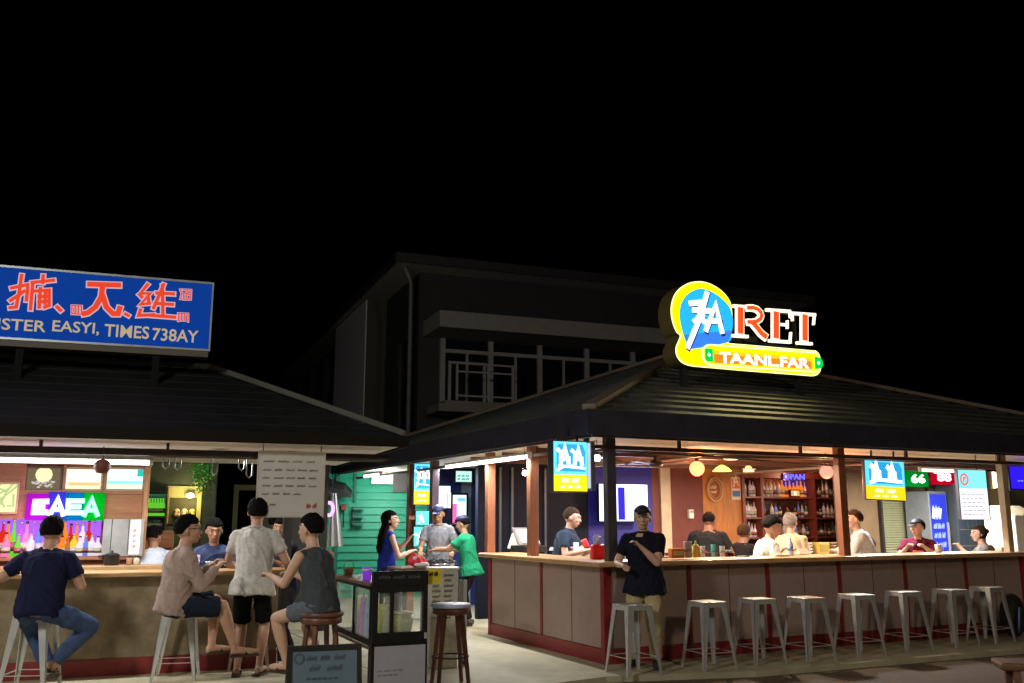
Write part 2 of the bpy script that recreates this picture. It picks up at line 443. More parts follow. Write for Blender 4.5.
# side and back walls, so the shed is a building
MB().box(a0, a0+.08, .09, 1.4, 0, 2.65).box(b0-.08, b0, .09, 1.4, 0, 2.65).box(a0, b0, 1.41, 1.48, 0, 2.65).build('side_wall', GRN, t)
# hooks / meter boxes on shed wall
for px, py, w in ((344, 510, .12), (357, 517, .24)):
    a, z = SH.hit(px, py, 0)
    t2 = thing('meter_box', 'small %s on the green shed wall' % ('red meter box' if px == 344 else 'dark stacked wall rack'), 'meter box', SH.w(a, -.08, z), SH.yaw)
    if px == 344:
        MB().box(-.05, .05, -.04, .05, 0, .10).box(-.07, .07, -.05, .05, .10, .115).build('case', mat('dull_red', (.28, .06, .05)), t2)
        MB().tube([(0, 0, 0), (0, 0, -.35)], .012).build('conduit', DARKSTEEL, t2)
    else:
        for k in range(3): MB().box(-.1, .12, -.06, .06, -.16+k*.15, -.145+k*.15).build('rack_shelf', DARKSTEEL, t2)
        MB().box(-.1, -.08, -.02, .06, -.2, .2).build('rack_upright', DARKSTEEL, t2)
# navy room behind the rear posts (v large)
VR = 7.2
t = thing('rear_room', 'dark blue rear room wall behind the plaid shirted man', 'wall', RK.o, RK.yaw)
a, _ = RK.hit(434, 500, VR); b, _ = RK.hit(482, 500, VR)
MB().box(a-.1, b+1.6, VR, VR+.1, 0, 2.5).build('wall_section', mat('deep_blue_wall', (.03, .045, .2), .5), t)
MB().box(b+.25, b+1.6, VR-.06, VR-.003, 0, 2.45).build('dark_door', mat('dark_navy_door', (.008, .015, .035), .25), t)
a2, _ = RK.hit(466, 500, VR); b2, _ = RK.hit(475, 500, VR)
MB().box(a2-.1, b2-.1, VR-.05, VR-.003, 0, 2.3).build('grey_column', mat('grey_blue_column', (.28, .34, .4), .5), t)
# ------------------------------------------------------------------ left kiosk
lk = thing('bar_kiosk', 'small bar kiosk at the left with black hip roof under the blue sign board', 'bar kiosk', LK.o, LK.yaw)
LROOF = mat('black_roof_sheet', (.014, .015, .016), .7, var=.25, scale=4, bump=.1, kind='stain', spec=.2)
EL = 1.98; VO = -.7
LFAS = mat('dark_brown_fascia', (.012, .010, .008), .85, spec=.08)
hip_roof(lk, -8, EL, VO, 3.3, 2.44, .47, .25, LROOF, LFAS, mat('grey_ridge_cap', (.09, .09, .075), .7), fas=.12, lap=.006, capw=.06)
MB().box(-7.95, EL-.05, VO+.05, 3.25, 2.345, 2.36).build('ceiling', mat('white_ceiling', (.8, .78, .72), .7), lk)
LB = wood('black_brown_beam', (.03, .02, .016), .5)
for v, z, h in ((VO+.38, 2.245, .07), (VO+.62, 2.25, .08)): MB().box(-7.9, EL-.1, v-.03, v+.03, z-h/2, z+h/2).build('ceiling_beam', LB if v < -.2 else mat('grey_steel_beam', (.12, .12, .12), .5), lk)
for px in (41, 168):
    u, _ = LK.hit(px, 445, VO+.38); MB().box(u-.015, u+.015, VO+.35, VO+.41, 2.28, 2.345).build('beam_bracket', LB, lk)
# hooks hanging below the beam
mb = MB()
for px, L in ((166, .14), (178, .15), (215, .20), (242, .14), (250, .22)):
    u, _ = LK.hit(px, 460, 0)
    mb.tube([(u-.03, 0, 2.26), (u-.03, 0, 2.26-L), (u, 0, 2.23-L), (u+.03, 0, 2.26-L), (u+.03, 0, 2.24-L*.3)], .008, 6)
u, _ = LK.hit(205, 460, 0)
mb.tube([(u-.6, 0, 2.22), (u-.3, 0, 2.23), (u, .0, 2.24), (u+.4, 0, 2.27), (u+.62, 0, 2.2)], .009, 6)
mb.build('hanging_hook', mat('grey_wire', (.3, .3, .28), .4, .5), lk)
for u in (.9, -7.5): MB().box(u-.05, u+.05, .4, .5, 0, 2.35).build('post', mat('dark_post', (.03, .03, .03), .5), lk)
MB().box(-3.2, -3.1, 3.1, 3.2, 0, 2.35).build('post', mat('dark_post', (.03, .03, .03), .5), lk)
MB().box(1.7, 1.8, 3.1, 3.2, 0, 2.35).build('post', mat('dark_post', (.03, .03, .03), .5), lk)

lc = thing('bar_counter', 'plastered brown bar counter with long wooden top at the left kiosk', 'bar counter', LK.o, LK.yaw)
MB().box(-7.5, .86, -.20, .32, .985, 1.03).build('counter_top', LWOOD, lc, bevel=.01)
MB().box(-7.45, .78, .0, .12, .17, .984).build('front_wall', mat('rough_brown_plaster', (.27, .21, .13), .85, var=.3, scale=7, bump=.5, kind='stain'), lc)
MB().box(-7.45, .785, -.012, .12, 0, .168).build('kick_board', REDP, lc)
MB().box(-7.5, -.2, .62, .95, .9, 1.06).build('inner_shelf', LWOOD, lc, bevel=.006)
# back cabinet wall with pictures
VW = 1.25
bw = thing('back_cabinet', 'wood veneer back wall cabinet with open niches behind the left counter', 'cabinet', LK.w(0, 0, 0), LK.yaw)
VEN = wood('reddish_veneer', (.36, .15, .07), .4, (1, 10, 12))
uR, _ = LK.hit(148.5, 500, VW); zs = {}
def lz(px, py, v=VW): return LK.hit(px, py, v)[1]
ztop = lz(75, 465); zb = lz(75, 493); zn = lz(75, 519); zc = lz(75, 556)
uL0, _ = LK.hit(23.5, 500, VW)
mb = MB(); mb.box(-6, uR, VW+.18, VW+.24, .3, ztop+.1).build('back_board', VEN, bw)
MB().box(uL0, uR-.06, VW, VW+.17, zn, zb-.01).build('fascia_panel', VEN, bw)
MB().box(-6, uL0-.001, VW-.002, VW+.17, zn, ztop).build('side_panel', VEN, bw)
MB().box(uL0, uR-.06, VW-.02, VW+.17, zb-.009, zb+.03).build('shelf_board', VEN, bw)
MB().box(-6, uR, VW-.01, VW+.17, ztop+.001, ztop+.06).build('top_board', VEN, bw)
MB().box(uR-.058, uR, VW-.015, VW+.17, .3, ztop).build('side_post', wood('pale_veneer', (.5, .28, .14), .4, (12, 12, 1)), bw)
for px in (24.5, 64, 105):
    u, _ = LK.hit(px, 480, VW); MB().box(u-.012, u+.012, VW-.006, VW+.16, zb+.031, ztop).build('niche_divider', VEN, bw)
MB().box(-6, uR-.06, VW-.1, VW+.17, zc-.04, zc).build('bottle_shelf', VEN, bw)
MB().box(-6, uR-.06, VW+.0, VW+.17, .3, zc-.041).build('lower_panel', VEN, bw)
# back lit panel behind the bottles
u0, _ = LK.hit(100, 540, VW+.15)
MB().box(-6, u0, VW+.15, VW+.178, zc, zn).build('backlit_panel', glow('violet_backlight', (.30, .10, .75), 1.2, True), bw)

# pictures
def picture(px0, py0, px1, py1, label, cols, em, v=VW+.02, frame='pale'):
    u0, z1 = LK.hit(px0, py0, v); u1, z0 = LK.hit(px1, py1, v); w = u1-u0; h = z1-z0
    t = thing('framed_picture', label, 'picture', LK.w(u0, v, z0), LK.yaw, None)
    fm = wood('frame_'+frame, (.5, .35, .2) if frame == 'pale' else (.1, .06, .04), .4)
    MB().box(0, w, 0, .03, 0, .022).box(0, w, 0, .03, h-.022, h).box(0, .022, 0, .03, .022, h-.022).box(w-.022, w, 0, .03, .022, h-.022).build('frame', fm, t)
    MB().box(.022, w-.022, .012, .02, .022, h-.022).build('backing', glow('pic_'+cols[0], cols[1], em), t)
    return t, w, h
t, w, h = picture(26, 466, 61, 491, 'dark framed photograph of a lit table, left of the bright pictures in the cabinet', ('dark', (.16, .13, .07)), .8, frame='dark')
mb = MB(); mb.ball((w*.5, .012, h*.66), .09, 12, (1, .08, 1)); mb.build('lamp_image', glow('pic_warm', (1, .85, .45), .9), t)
mb = MB(); rd = random.Random(3)
for k in range(26): mb.ball((w*.2+rd.random()*w*.6, .011, .04+rd.random()*.07), .012+.01*rd.random(), 6, (1, .2, .6))
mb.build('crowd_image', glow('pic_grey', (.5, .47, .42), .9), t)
t, w, h = picture(65, 467, 102, 491, 'bright white and sand landscape picture glowing in the middle niche', ('bright', (1, .90, .72)), 1.0)
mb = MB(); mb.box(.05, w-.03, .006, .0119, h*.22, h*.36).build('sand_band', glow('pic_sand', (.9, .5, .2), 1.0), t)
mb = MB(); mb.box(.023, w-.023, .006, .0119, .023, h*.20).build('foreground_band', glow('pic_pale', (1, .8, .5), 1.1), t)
t, w, h = picture(106, 467, 144, 491, 'turquoise seascape picture glowing in the right hand niche', ('sea', (.72, 1, .93)), 1.0)
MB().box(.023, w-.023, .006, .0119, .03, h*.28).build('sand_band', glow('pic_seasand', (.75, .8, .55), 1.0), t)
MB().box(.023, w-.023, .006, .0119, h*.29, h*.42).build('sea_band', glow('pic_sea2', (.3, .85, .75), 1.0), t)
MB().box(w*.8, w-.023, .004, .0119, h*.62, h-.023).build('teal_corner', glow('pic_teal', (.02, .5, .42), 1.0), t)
t, w, h = picture(-12, 482, 17, 514, 'pale yellow map picture in thin frame on the wall at the far left edge', ('map', (.85, .8, .42)), .9, v=VW-.05)
mb = MB()
rd = random.Random(5)
for k in range(9): mb.stroke([(.03+rd.random()*.25, .05+rd.random()*.25), (.05+rd.random()*.25, .05+rd.random()*.3)], .02, .006, .0119)
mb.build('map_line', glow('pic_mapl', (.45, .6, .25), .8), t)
# neon letters: each letter glows in its own colour
def lu(px, py, v): return LK.hit(px, py, v)
v = VW-.06
t = thing('neon_sign', 'multicoloured neon letter sign EAEA shading from magenta to green above the bottles', 'neon sign', LK.w(0, v, 0), LK.yaw)
L4 = [((33, 500), (46, 514), (1, .40, 1), 'C'), ((50, 498.5), (65, 514), (.55, .65, 1), 'A'), ((67, 499), (81, 514.5), (.3, .95, 1), 'E'), ((84, 499), (99, 514.5), (.2, 1, .4), 'A')]
hal = [(.75, .02, .9), (.10, .08, 1), (.0, .35, .85), (0, .8, .05)]
for i, (p, q, c, ch) in enumerate(L4):
    x0, z1 = lu(*p, v); x1, z0 = lu(*q, v); wd = (x1-x0)
    mb = MB(); st = .052
    if ch == 'A': mb.stroke([(x0+.02, z0), ((x0+x1)/2, z1), (x1-.02, z0)], st, -.02, .0); mb.stroke([(x0+.05, z0+.05), (x1-.05, z0+.05)], st, -.018, .002)
    elif ch == 'C': mb.stroke([(x1-.01, z1-.015), (x0+.03, z1-.02), (x0+.025, z0+.02), (x1-.01, z0+.02)], st*1.2, -.02, .0); mb.stroke([(x0+.03, (z0+z1)/2), (x1-.04, (z0+z1)/2)], st, -.018, .002)
    else:
        mb.stroke([(x1, z1-.02), (x0+.02, z1-.02), (x0+.02, z0+.02), (x1, z0+.02)], st, -.02, .0); mb.stroke([(x0+.03, (z0+z1)/2), (x1-.03, (z0+z1)/2)], st, -.018, .002)
    mb.build('letter', glow('neon%d' % i, c, 2.6), t)
    o = MB().box(x0-.07 if i == 0 else x0-.015, x1+.05 if i == 3 else x1+.02, .012, .03, z0-.07, z1+.075).build('backing_panel', glow('neonback%d' % i, hal[i], .12 if i else .09), t)
    point('neon_light', (x0+.07, -.12, z0+.1), 1.2, hal[i], .06, t)
# tube light
u0, z0 = LK.hit(-60, 457, -.2); u1, z1 = LK.hit(153, 463.5, -.2)
zt = (LK.hit(75, 461.5, -.2)[1])
def tube_light(name, label, fr, u, v, z, L, power, col=(1, .97, .92), along='u', group=None, frame_rot=None, vis=4.0):
    t = thing(name, label, 'tube light', fr.w(u, v, z), fr.yaw if along == 'u' else fr.yaw+PI/2, group)
    MB().box(0, L, -.03, .03, .026, .06).build('housing', WHITE, t)
    MB().tube([(.03, 0, 0), (L-.03, 0, 0)], .022, 10).build('tube', glow('tube_glow%g' % vis, (1, .98, .95), vis, True), t)
    MB().box(0, .035, -.024, .024, -.022, .027).build('end_cap', WHITE, t); MB().box(L-.035, L, -.024, .024, -.022, .027).build('end_cap', WHITE, t)
    area('tube_lamp', (L/2, 0, -.03), power, col, L*.94, .05, (0, 0, 0), t)
    return t
tube_light('tube_light', 'long white fluorescent tube under the eave above the left counter', LK, u0, -.2, zt, u1-u0, 38, vis=9)
tube_light('tube_light', 'second long tube over the far end of the left counter beyond the frame edge', LK, u0-3.2, -.2, zt, 3.0, 25, vis=5)
# dim fixture over the interior on the garden side
# lantern
u, z = LK.hit(103, 467, -.3)
t = thing('paper_lantern', 'dark red hexagonal lantern hanging in front of the white tube', 'lantern', LK.w(u, -.42, z), LK.yaw)
MB().lathe([(.02, -.07), (.05, -.065), (.078, -.02), (.078, .03), (.05, .062), (.02, .07)], 6).build('shade', mat('dark_red_lacquer', (.13, .03, .02), .6), t)
MB().tube([(0, 0, .07), (0, 0, .2)], .006).build('cord', BLACK, t)
# steel panel at right of bottles with white label strip, and small pot
u0, z1 = LK.hit(104, 519, VW-.12); u1, z0 = LK.hit(142, 556, VW-.12)
t = thing('steel_fridge', 'brushed steel cooler door panel with white label strip beside the bottles', 'fridge', LK.w(u0, VW-.12, 0), LK.yaw)
w = u1-u0
MB().box(0, w, 0, .1, z0+.001, z1).build('door_panel', mat('pale_steel', (.5, .52, .55), .35, .5), t)
MB().box(w*.2, w*.215, -.006, .0, z0+.02, z1).box(w*.62, w*.63, -.006, .0, z0+.02, z1).build('door_seam', DARKSTEEL, t)
o = MB().box(w*.66, w*.92, -.012, -.0, z0+.02, z1-.01).build('label_strip', glow('lit_white_strip', (1, .97, .93), .8), t)
mb = MB()
for k in range(4): scribble(mb, w*.75, w*.83, z0+.1+k*.06, .03, -.016, -.0121, .008, 1, k)
mb.build('lettering', mat('red_ink', (.6, .05, .03)), o)
u, z = LK.hit(113, 551, VW-.3); zsh = 1.062
t = thing('cooking_pot', 'black pot with handles on the inner shelf below the steel panel', 'pot', LK.w(u, .78, zsh), LK.yaw)
MB().lathe([(.075, 0), (.085, .02), (.085, .1), (.09, .105), (.0, .108)], 16).build('body', BLACK, t)
MB().lathe([(.09, .108), (.05, .13), (.012, .135), (.012, .155), (0, .16)], 16).build('lid', BLACK, t)
MB().tube([(-.08, 0, .07), (-.13, 0, .08), (-.14, 0, .1), (-.08, 0, .1)], .008).build('handle', BLACK, t)
for px, c, lb in ((130, (.35, .2, .1), 'small brown jar beside the black pot on the inner shelf'), (137, (.5, .45, .35), 'small cream jar nearest the cabinet post on the inner shelf')):
    u, z = LK.hit(px, 553, .78); t = thing('jar', lb, 'jar', LK.w(u, .78, zsh), 0)
    MB().lathe([(.028, 0), (.032, .01), (.032, .07), (.02, .08)], 12).build('body', mat('jar%d' % px, c, .3), t); MB().lathe([(.025, .08), (.025, .1), (0, .1)], 12).build('lid', DARKSTEEL, t)

# bottles
_bp = {}
BCOL = {'red': (.5, .02, .01), 'green': (.12, .55, .03), 'violet': (.4, .1, .6), 'white': (.7, .6, .75), 'orange': (.75, .2, .02), 'blue': (.12, .2, .7), 'clear': (.55, .5, .5), 'amber': (.4, .14, .02), 'brown': (.12, .04, .01), 'dark green': (.02, .1, .03), 'yellow': (.7, .5, .05), 'pink': (.8, .2, .35), 'dark': (.02, .02, .03)}
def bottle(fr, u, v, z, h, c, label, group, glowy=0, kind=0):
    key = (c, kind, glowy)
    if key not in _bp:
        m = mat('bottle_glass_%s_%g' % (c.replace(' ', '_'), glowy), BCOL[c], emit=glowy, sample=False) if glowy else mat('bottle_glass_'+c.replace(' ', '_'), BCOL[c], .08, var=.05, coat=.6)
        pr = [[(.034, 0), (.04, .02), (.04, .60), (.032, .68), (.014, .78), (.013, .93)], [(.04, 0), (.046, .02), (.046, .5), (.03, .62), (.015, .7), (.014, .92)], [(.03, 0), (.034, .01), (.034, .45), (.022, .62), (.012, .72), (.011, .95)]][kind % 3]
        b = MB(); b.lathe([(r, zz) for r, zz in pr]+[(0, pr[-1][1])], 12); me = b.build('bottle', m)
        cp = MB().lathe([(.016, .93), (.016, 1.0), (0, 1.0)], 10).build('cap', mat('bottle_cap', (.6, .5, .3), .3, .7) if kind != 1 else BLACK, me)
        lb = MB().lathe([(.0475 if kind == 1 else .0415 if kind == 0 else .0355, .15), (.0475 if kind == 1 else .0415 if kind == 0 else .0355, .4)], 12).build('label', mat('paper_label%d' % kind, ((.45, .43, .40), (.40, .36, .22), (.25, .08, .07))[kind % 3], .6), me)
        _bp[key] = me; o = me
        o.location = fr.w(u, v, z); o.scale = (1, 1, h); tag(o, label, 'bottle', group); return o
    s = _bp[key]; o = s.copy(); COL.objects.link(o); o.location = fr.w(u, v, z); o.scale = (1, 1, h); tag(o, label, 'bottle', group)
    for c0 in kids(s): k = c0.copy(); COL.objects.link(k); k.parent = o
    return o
rd = random.Random(11)
lay = [(2, 'red'), (7, 'orange'), (13, 'green'), (20, 'violet'), (26, 'pink'), (33, 'violet'), (39, 'blue'), (46, 'violet'), (58, 'red'), (64, 'orange'), (70, 'red'), (76, 'orange'), (82, 'white'), (88, 'red'), (93, 'violet'), (-5, 'red'), (-12, 'amber')]
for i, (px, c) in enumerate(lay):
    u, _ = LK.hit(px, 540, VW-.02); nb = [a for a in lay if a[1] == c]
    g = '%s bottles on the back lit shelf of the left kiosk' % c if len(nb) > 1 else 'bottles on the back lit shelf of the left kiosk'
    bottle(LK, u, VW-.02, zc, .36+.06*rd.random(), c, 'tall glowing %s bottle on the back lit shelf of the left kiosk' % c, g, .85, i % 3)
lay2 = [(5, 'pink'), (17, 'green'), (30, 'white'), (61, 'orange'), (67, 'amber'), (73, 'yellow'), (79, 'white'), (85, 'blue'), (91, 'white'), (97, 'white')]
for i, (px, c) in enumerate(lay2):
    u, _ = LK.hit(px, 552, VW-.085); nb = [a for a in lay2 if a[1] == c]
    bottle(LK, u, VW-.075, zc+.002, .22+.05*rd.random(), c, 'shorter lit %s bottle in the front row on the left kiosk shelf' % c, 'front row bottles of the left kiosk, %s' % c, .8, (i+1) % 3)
point('shelf_glow', LK.w(-1.9, VW-.25, zc+.25), 5, (.75, .35, 1), .15)

# white board
v = -.5
u0, z1 = LK.hit(258.5, 450.5, v); u1, z0 = LK.hit(323.5, 517.5, v); w = u1-u0; h = z1-z0
t = thing('hanging_menu_board', 'grey white square menu board with faint handwriting hanging from the left eave', 'menu board', LK.w(u0, v, z0), LK.yaw)
MB().box(0.012, w-.012, 0, .02, 0.012, h-.012).build('board', mat('whiteboard', (.52, .50, .47), .5, var=.08, scale=3, kind='stain'), t)
MB().box(0, .012, -.004, .024, 0, h).box(w-.012, w, -.004, .024, 0, h).box(.012, w-.012, -.004, .024, 0, .012).box(.012, w-.012, -.004, .024, h-.012, h).build('frame', mat('thin_alloy_frame', (.5, .47, .43), .4, .6), t)
mb = MB()
for k, (fz, n) in enumerate(((.83, 4), (.70, 5), (.58, 5), (.46, 5), (.34, 4))): scribble(mb, w*.08, w*(.93 if k < 4 else .7), h*fz, .022, -.004, -.0001, .005, n, k)
scribble(mb, w*.08, w*.32, h*.18, .02, -.004, -.0001, .006, 2, 9)
mb.build('handwriting', mat('dark_marker', (.10, .095, .09), .6), t)
mb = MB(); scribble(mb, w*.74, w*.92, h*.15, .04, -.004, -.0001, .011, 2, 5); mb.build('red_mark', mat('red_marker', (.45, .08, .06), .6), t)
MB().tube([(.05, .01, h), (.05, .01, h+.08)], .005).tube([(w-.05, .01, h), (w-.05, .01, h+.08)], .005).build('hanger', DARKSTEEL, t)

# ------------------------------------------------------------------ blue roof sign
v = .62
P = lambda x, y: LK.hit(x, y, v)
z1 = P(100, 273.3)[1]; z0 = P(100, 345)[1]; u1 = P(212.5, 310)[0]; u0 = u1-3.35
sg = thing('roof_sign', 'long blue roof sign with orange pen stroke characters over pale block capitals', 'sign', LK.w(0, v, 0), LK.yaw)
BLUE = glow('sign_blue', (.004, .04, .27), .8, True)
MB().box(u0, u1, .0, .22, z0, z1).build('case', mat('sign_case_grey', (.07, .065, .06), .5), sg, bevel=.005)
MB().box(u0+.02, u1-.02, -.012, -.0005, z0+.025, z1-.025).build('face', BLUE, sg)
MB().box(u0, u1, -.016, -.0005, z1-.024, z1).box(u0, u1, -.016, -.0005, z0, z0+.024).box(u1-.019, u1, -.016, -.0005, z0+.0245, z1-.0245).build('frame', mat('alloy_frame', (.35, .38, .38), .4, .5), sg)
MB().box(u0, u1-.02, .0, .22, z0-.07, z0-.003).build('lower_rail', mat('brown_rail', (.09, .075, .055), .6), sg)
def legz(px): return LK.hit(px, 360, v)[0]
for px in (18, 156):
    u = legz(px); MB().box(u-.04, u+.04, .05, .13, 2.9, z0-.071).build('leg', mat('black_leg', (.008, .008, .009), .8, spec=.1), sg)  # legs in one near-black colour
def q(*pts):   # pen strokes measured on the enlarged sign (3x finer grid), placed on the sign face
    return [P(x/4.555, 250+y/4.555) for x, y in pts]
S1 = [[(100, 118), (88, 200), (75, 262), (48, 265)], [(55, 175), (128, 160)], [(50, 232), (112, 190)], [(148, 150), (245, 140)], [(198, 120), (196, 150)],
      [(150, 160), (140, 270)], [(150, 190), (225, 185), (225, 255), (205, 262)], [(185, 178), (180, 262)], [(208, 190), (206, 245)], [(180, 215), (225, 213)], [(180, 238), (222, 236)], [(128, 175), (122, 230)]]
S2 = [[(410, 158), (540, 162)], [(468, 165), (462, 215), (435, 262), (400, 288), (385, 291)], [(470, 215), (485, 262), (515, 292), (538, 292), (545, 268)]]
S3 = [[(672, 160), (640, 200), (685, 200), (640, 250), (680, 245)], [(636, 205), (645, 215)], [(675, 215), (678, 235)], [(640, 275), (632, 300), (700, 297)], [(745, 160), (722, 215), (700, 265)], [(740, 165), (742, 300)], [(715, 198), (790, 202)], [(708, 245), (785, 250)], [(690, 300), (795, 308)]]
SS = [[(328, 255), (328, 292), (372, 294), (372, 257), (328, 255)], [(343, 255), (343, 290)], [(358, 257), (358, 292)],
      [(835, 182), (870, 184), (868, 226), (836, 226), (835, 200), (868, 204)], [(822, 182), (828, 200), (822, 224)], [(852, 186), (850, 224)],
      [(812, 290), (856, 292), (856, 326)], [(814, 292), (812, 324)], [(826, 296), (826, 322)], [(840, 296), (840, 322)]]
DT = [[(262, 262), (276, 276)], [(572, 293), (584, 300)]]
for grp, w in ((S1, .036), (S2, .058), (S3, .038), (DT[:1], .04), (DT[1:], .035), (SS[:3], .014), (SS[3:6], .014), (SS[6:], .014)):
    wht = MB(); red = MB()
    for i, st in enumerate(grp):
        pts = q(*st); e = .026 if w > .03 else .014
        wht.stroke(pts, w+e, -.0125-.0006*i-.004, -.0121); red.stroke(pts, w, -.026-.0006*i, -.0225)
    wo_ = wht.build('character', glow('sign_outline', (.62, .42, .50), .8), sg)
    red.build('fill', glow('sign_orange_red', (.72, .055, .02), .9), wo_)
def caps(s, a, b, zt_, zb_, m):
    xa, za = P(*a); xb, _ = P(*b); return text_mesh(s, xa, xb, P(a[0], zb_)[1], P(a[0], zt_)[1], -.020, -.0122, m, 'capitals', sg, bold=.012)
CPM = glow('sign_cream', (.50, .40, .24), .75)
caps('MISTER', (-19, 327), (46, 327), 317.0, 328.5, CPM)
for s, a, b, t_, b_ in (('EASYI,', 52, 99, 320.3, 333.2), ('TIMES', 104, 149, 324.0, 336.6), ('738AY', 152, 198, 328, 340.4)):
    caps(s, (a, b_), (b, b_), t_, b_, CPM)

# ------------------------------------------------------------------ lit logo sign on the right roof
v = 1.3
Q = lambda x, y: RK.hit(x, y, v)
rs = thing('illuminated_sign', 'glowing yellow and blue round logo sign with red serif letters RET on the right roof', 'sign', RK.w(0, v, 0), RK.yaw)
def zp(x, y): return Q(640+x/4.6545, 260+y/4.6545)    # points measured on the enlarged sign
out = [(425, 228), (415, 190), (385, 150), (340, 118), (290, 101), (240, 103), (200, 120), (165, 152), (147, 195), (142, 240), (150, 290), (168, 335), (185, 352), (176, 380), (166, 405), (166, 435), (178, 462), (200, 482), (235, 494), (290, 500), (340, 504), (500, 518), (760, 538), (800, 541), (822, 535), (838, 515), (840, 480), (832, 440), (815, 423), (785, 420), (500, 395), (440, 390), (408, 383), (418, 345), (428, 290)]
o2r = [zp(*p) for p in out]; o2 = smooth_poly(o2r, 4)
GREEN_K = mat('dark_olive_case', (.16, .13, .04), .5)
MB().prism(o2, 0.0, .30).build('case', GREEN_K, rs)
c = zp(300, 300)
def shrink(pts, e):
    P2 = [Vector(p) for p in pts]; res = []; n = len(P2)
    for i in range(n):
        d1 = (P2[i]-P2[i-1]).normalized(); d2 = (P2[(i+1)%n]-P2[i]).normalized(); nn = Vector((-(d1+d2).y, (d1+d2).x)).normalized(); res.append(tuple(P2[i]+nn*e))
    return res
sgn = sum(o2[i][0]*o2[(i+1)%len(o2)][1]-o2[(i+1)%len(o2)][0]*o2[i][1] for i in range(len(o2)))
E_ = 1 if sgn > 0 else -1
YEL = glow('lit_yellow', (1, .80, 0.0), 1.5, True); WG = glow('lit_white', (1, .98, .88), 2.0)
MB().prism(o2, -.012, -.0005).build('rim', glow('lit_lemon', (1, .95, .35), 1.5), rs)
MB().prism(smooth_poly(shrink(o2r, E_*.018), 4), -.018, -.0125).build('yellow_face', YEL, rs)
ck = [(402, 385), (240, 415), (215, 395), (190, 320), (180, 250), (192, 195), (225, 155), (275, 135), (330, 150), (380, 185), (415, 228), (428, 290), (420, 345)]
disc = smooth_poly([zp(*p) for p in ck], 4)
# the sky blue disc, with two printed tones
MB().prism(disc, -.024, -.0185).build('blue_disc', glow('lit_sky', (.02, .42, .95), 1.1, True), rs)
low = [zp(*p) for p in [(402, 385), (240, 414), (215, 393), (200, 350), (300, 340), (422, 330), (418, 350)]]
MB().prism(low, -.027, -.0245).build('lower_blue', glow('lit_blue', (.04, .22, .8), 1.0), rs)
wh = MB(); sh = MB()
A_ = [[(225, 205), (270, 200), (285, 260), (245, 290)], [(305, 155), (285, 225), (260, 300), (215, 408)], [(300, 330), (345, 210), (375, 340)], [(315, 285), (365, 288)], [(240, 235), (320, 240)], [(262, 262), (305, 300)]]
for i, st in enumerate(A_):
    pts = [zp(*p) for p in st]; wh.stroke(pts, .074, -.040-.001*i, -.032, cap=.2)
    sh.stroke([(a+.022, b-.014) for a, b in pts], .074, -.0316-.0004*i, -.0275)
sh.build('emblem_shadow', glow('emblem_navy', (.02, .04, .25), .8), rs); wh.build('emblem', WG, rs)
# lower pill banner
def pill(e, yf, yb, m, n):
    x0, z0_ = zp(278, 440); x1, z1_ = zp(838, 482); cz0 = zp(278, 440)[1]; cz1 = zp(838, 482)[1]; r = .155-e
    pts = []
    for k in range(9): a = PI/2+PI*k/8; pts.append((x0+.155+r*math.cos(a)*1., cz0+r*math.sin(a)-.0))
    for k in range(9): a = -PI/2+PI*k/8; pts.append((x1-.155+r*math.cos(a), cz1+r*math.sin(a)))
    return MB().prism(pts, yf, yb).build(n, m, rs)
pill(0, -.046, -.034, glow('lit_rimgreen', (.75, 1, .45), 1.5), 'banner_rim'); pill(.022, -.052, -.0465, YEL, 'banner_yellow')
x0, za = zp(332, 447); x1, zb_ = zp(786, 480)
MB().prism([(x0, za-.105), (x1, zb_-.10), (x1, zb_+.02), (x0, za+.02)], -.056, -.0525).build('banner_orange', glow('lit_orange', (1, .20, .015), 1.2), rs)
MB().prism([(x0, za+.021), (x1, zb_+.021), (x1, zb_+.075), (x0, za+.075)], -.056, -.0525).build('banner_amber', glow('lit_amber', (1, .48, .01), 1.3), rs)
for a, b in ((290, 328), (800, 832)):
    xa, z_ = zp(a, 442 if a < 500 else 480); xb, _ = zp(b, 442); MB().prism([(xa, z_-.07), (xa+.03, z_-.098), (xb, z_-.10), (xb, z_+.09), (xa+.03, z_+.09), (xa, z_+.07)] if a < 500 else [(xa, z_-.10), (xb-.02, z_-.08), (xb+.015, z_-.03), (xb+.015, z_+.03), (xb-.02, z_+.08), (xa, z_+.095)], -.060, -.0565).build('green_end', glow('lit_green', (0, .55, .08), 1.2), rs)
    MB().ball(((xa+xb)/2, -.062, z_), .025, 8, (1, .2, 1)).build('dot', WG, rs)
xa, z_a = zp(358, 465); xb, z_b = zp(772, 495)
t_ = text_mesh('TAANL.FAR', xa, xb, z_a-.045, z_a+.105, -.070, -.057, WG, 'banner_letters', rs, bold=.012)
for vtx in t_.data.vertices: vtx.co.z += (vtx.co.x-xa)/(xb-xa)*(z_b-z_a)
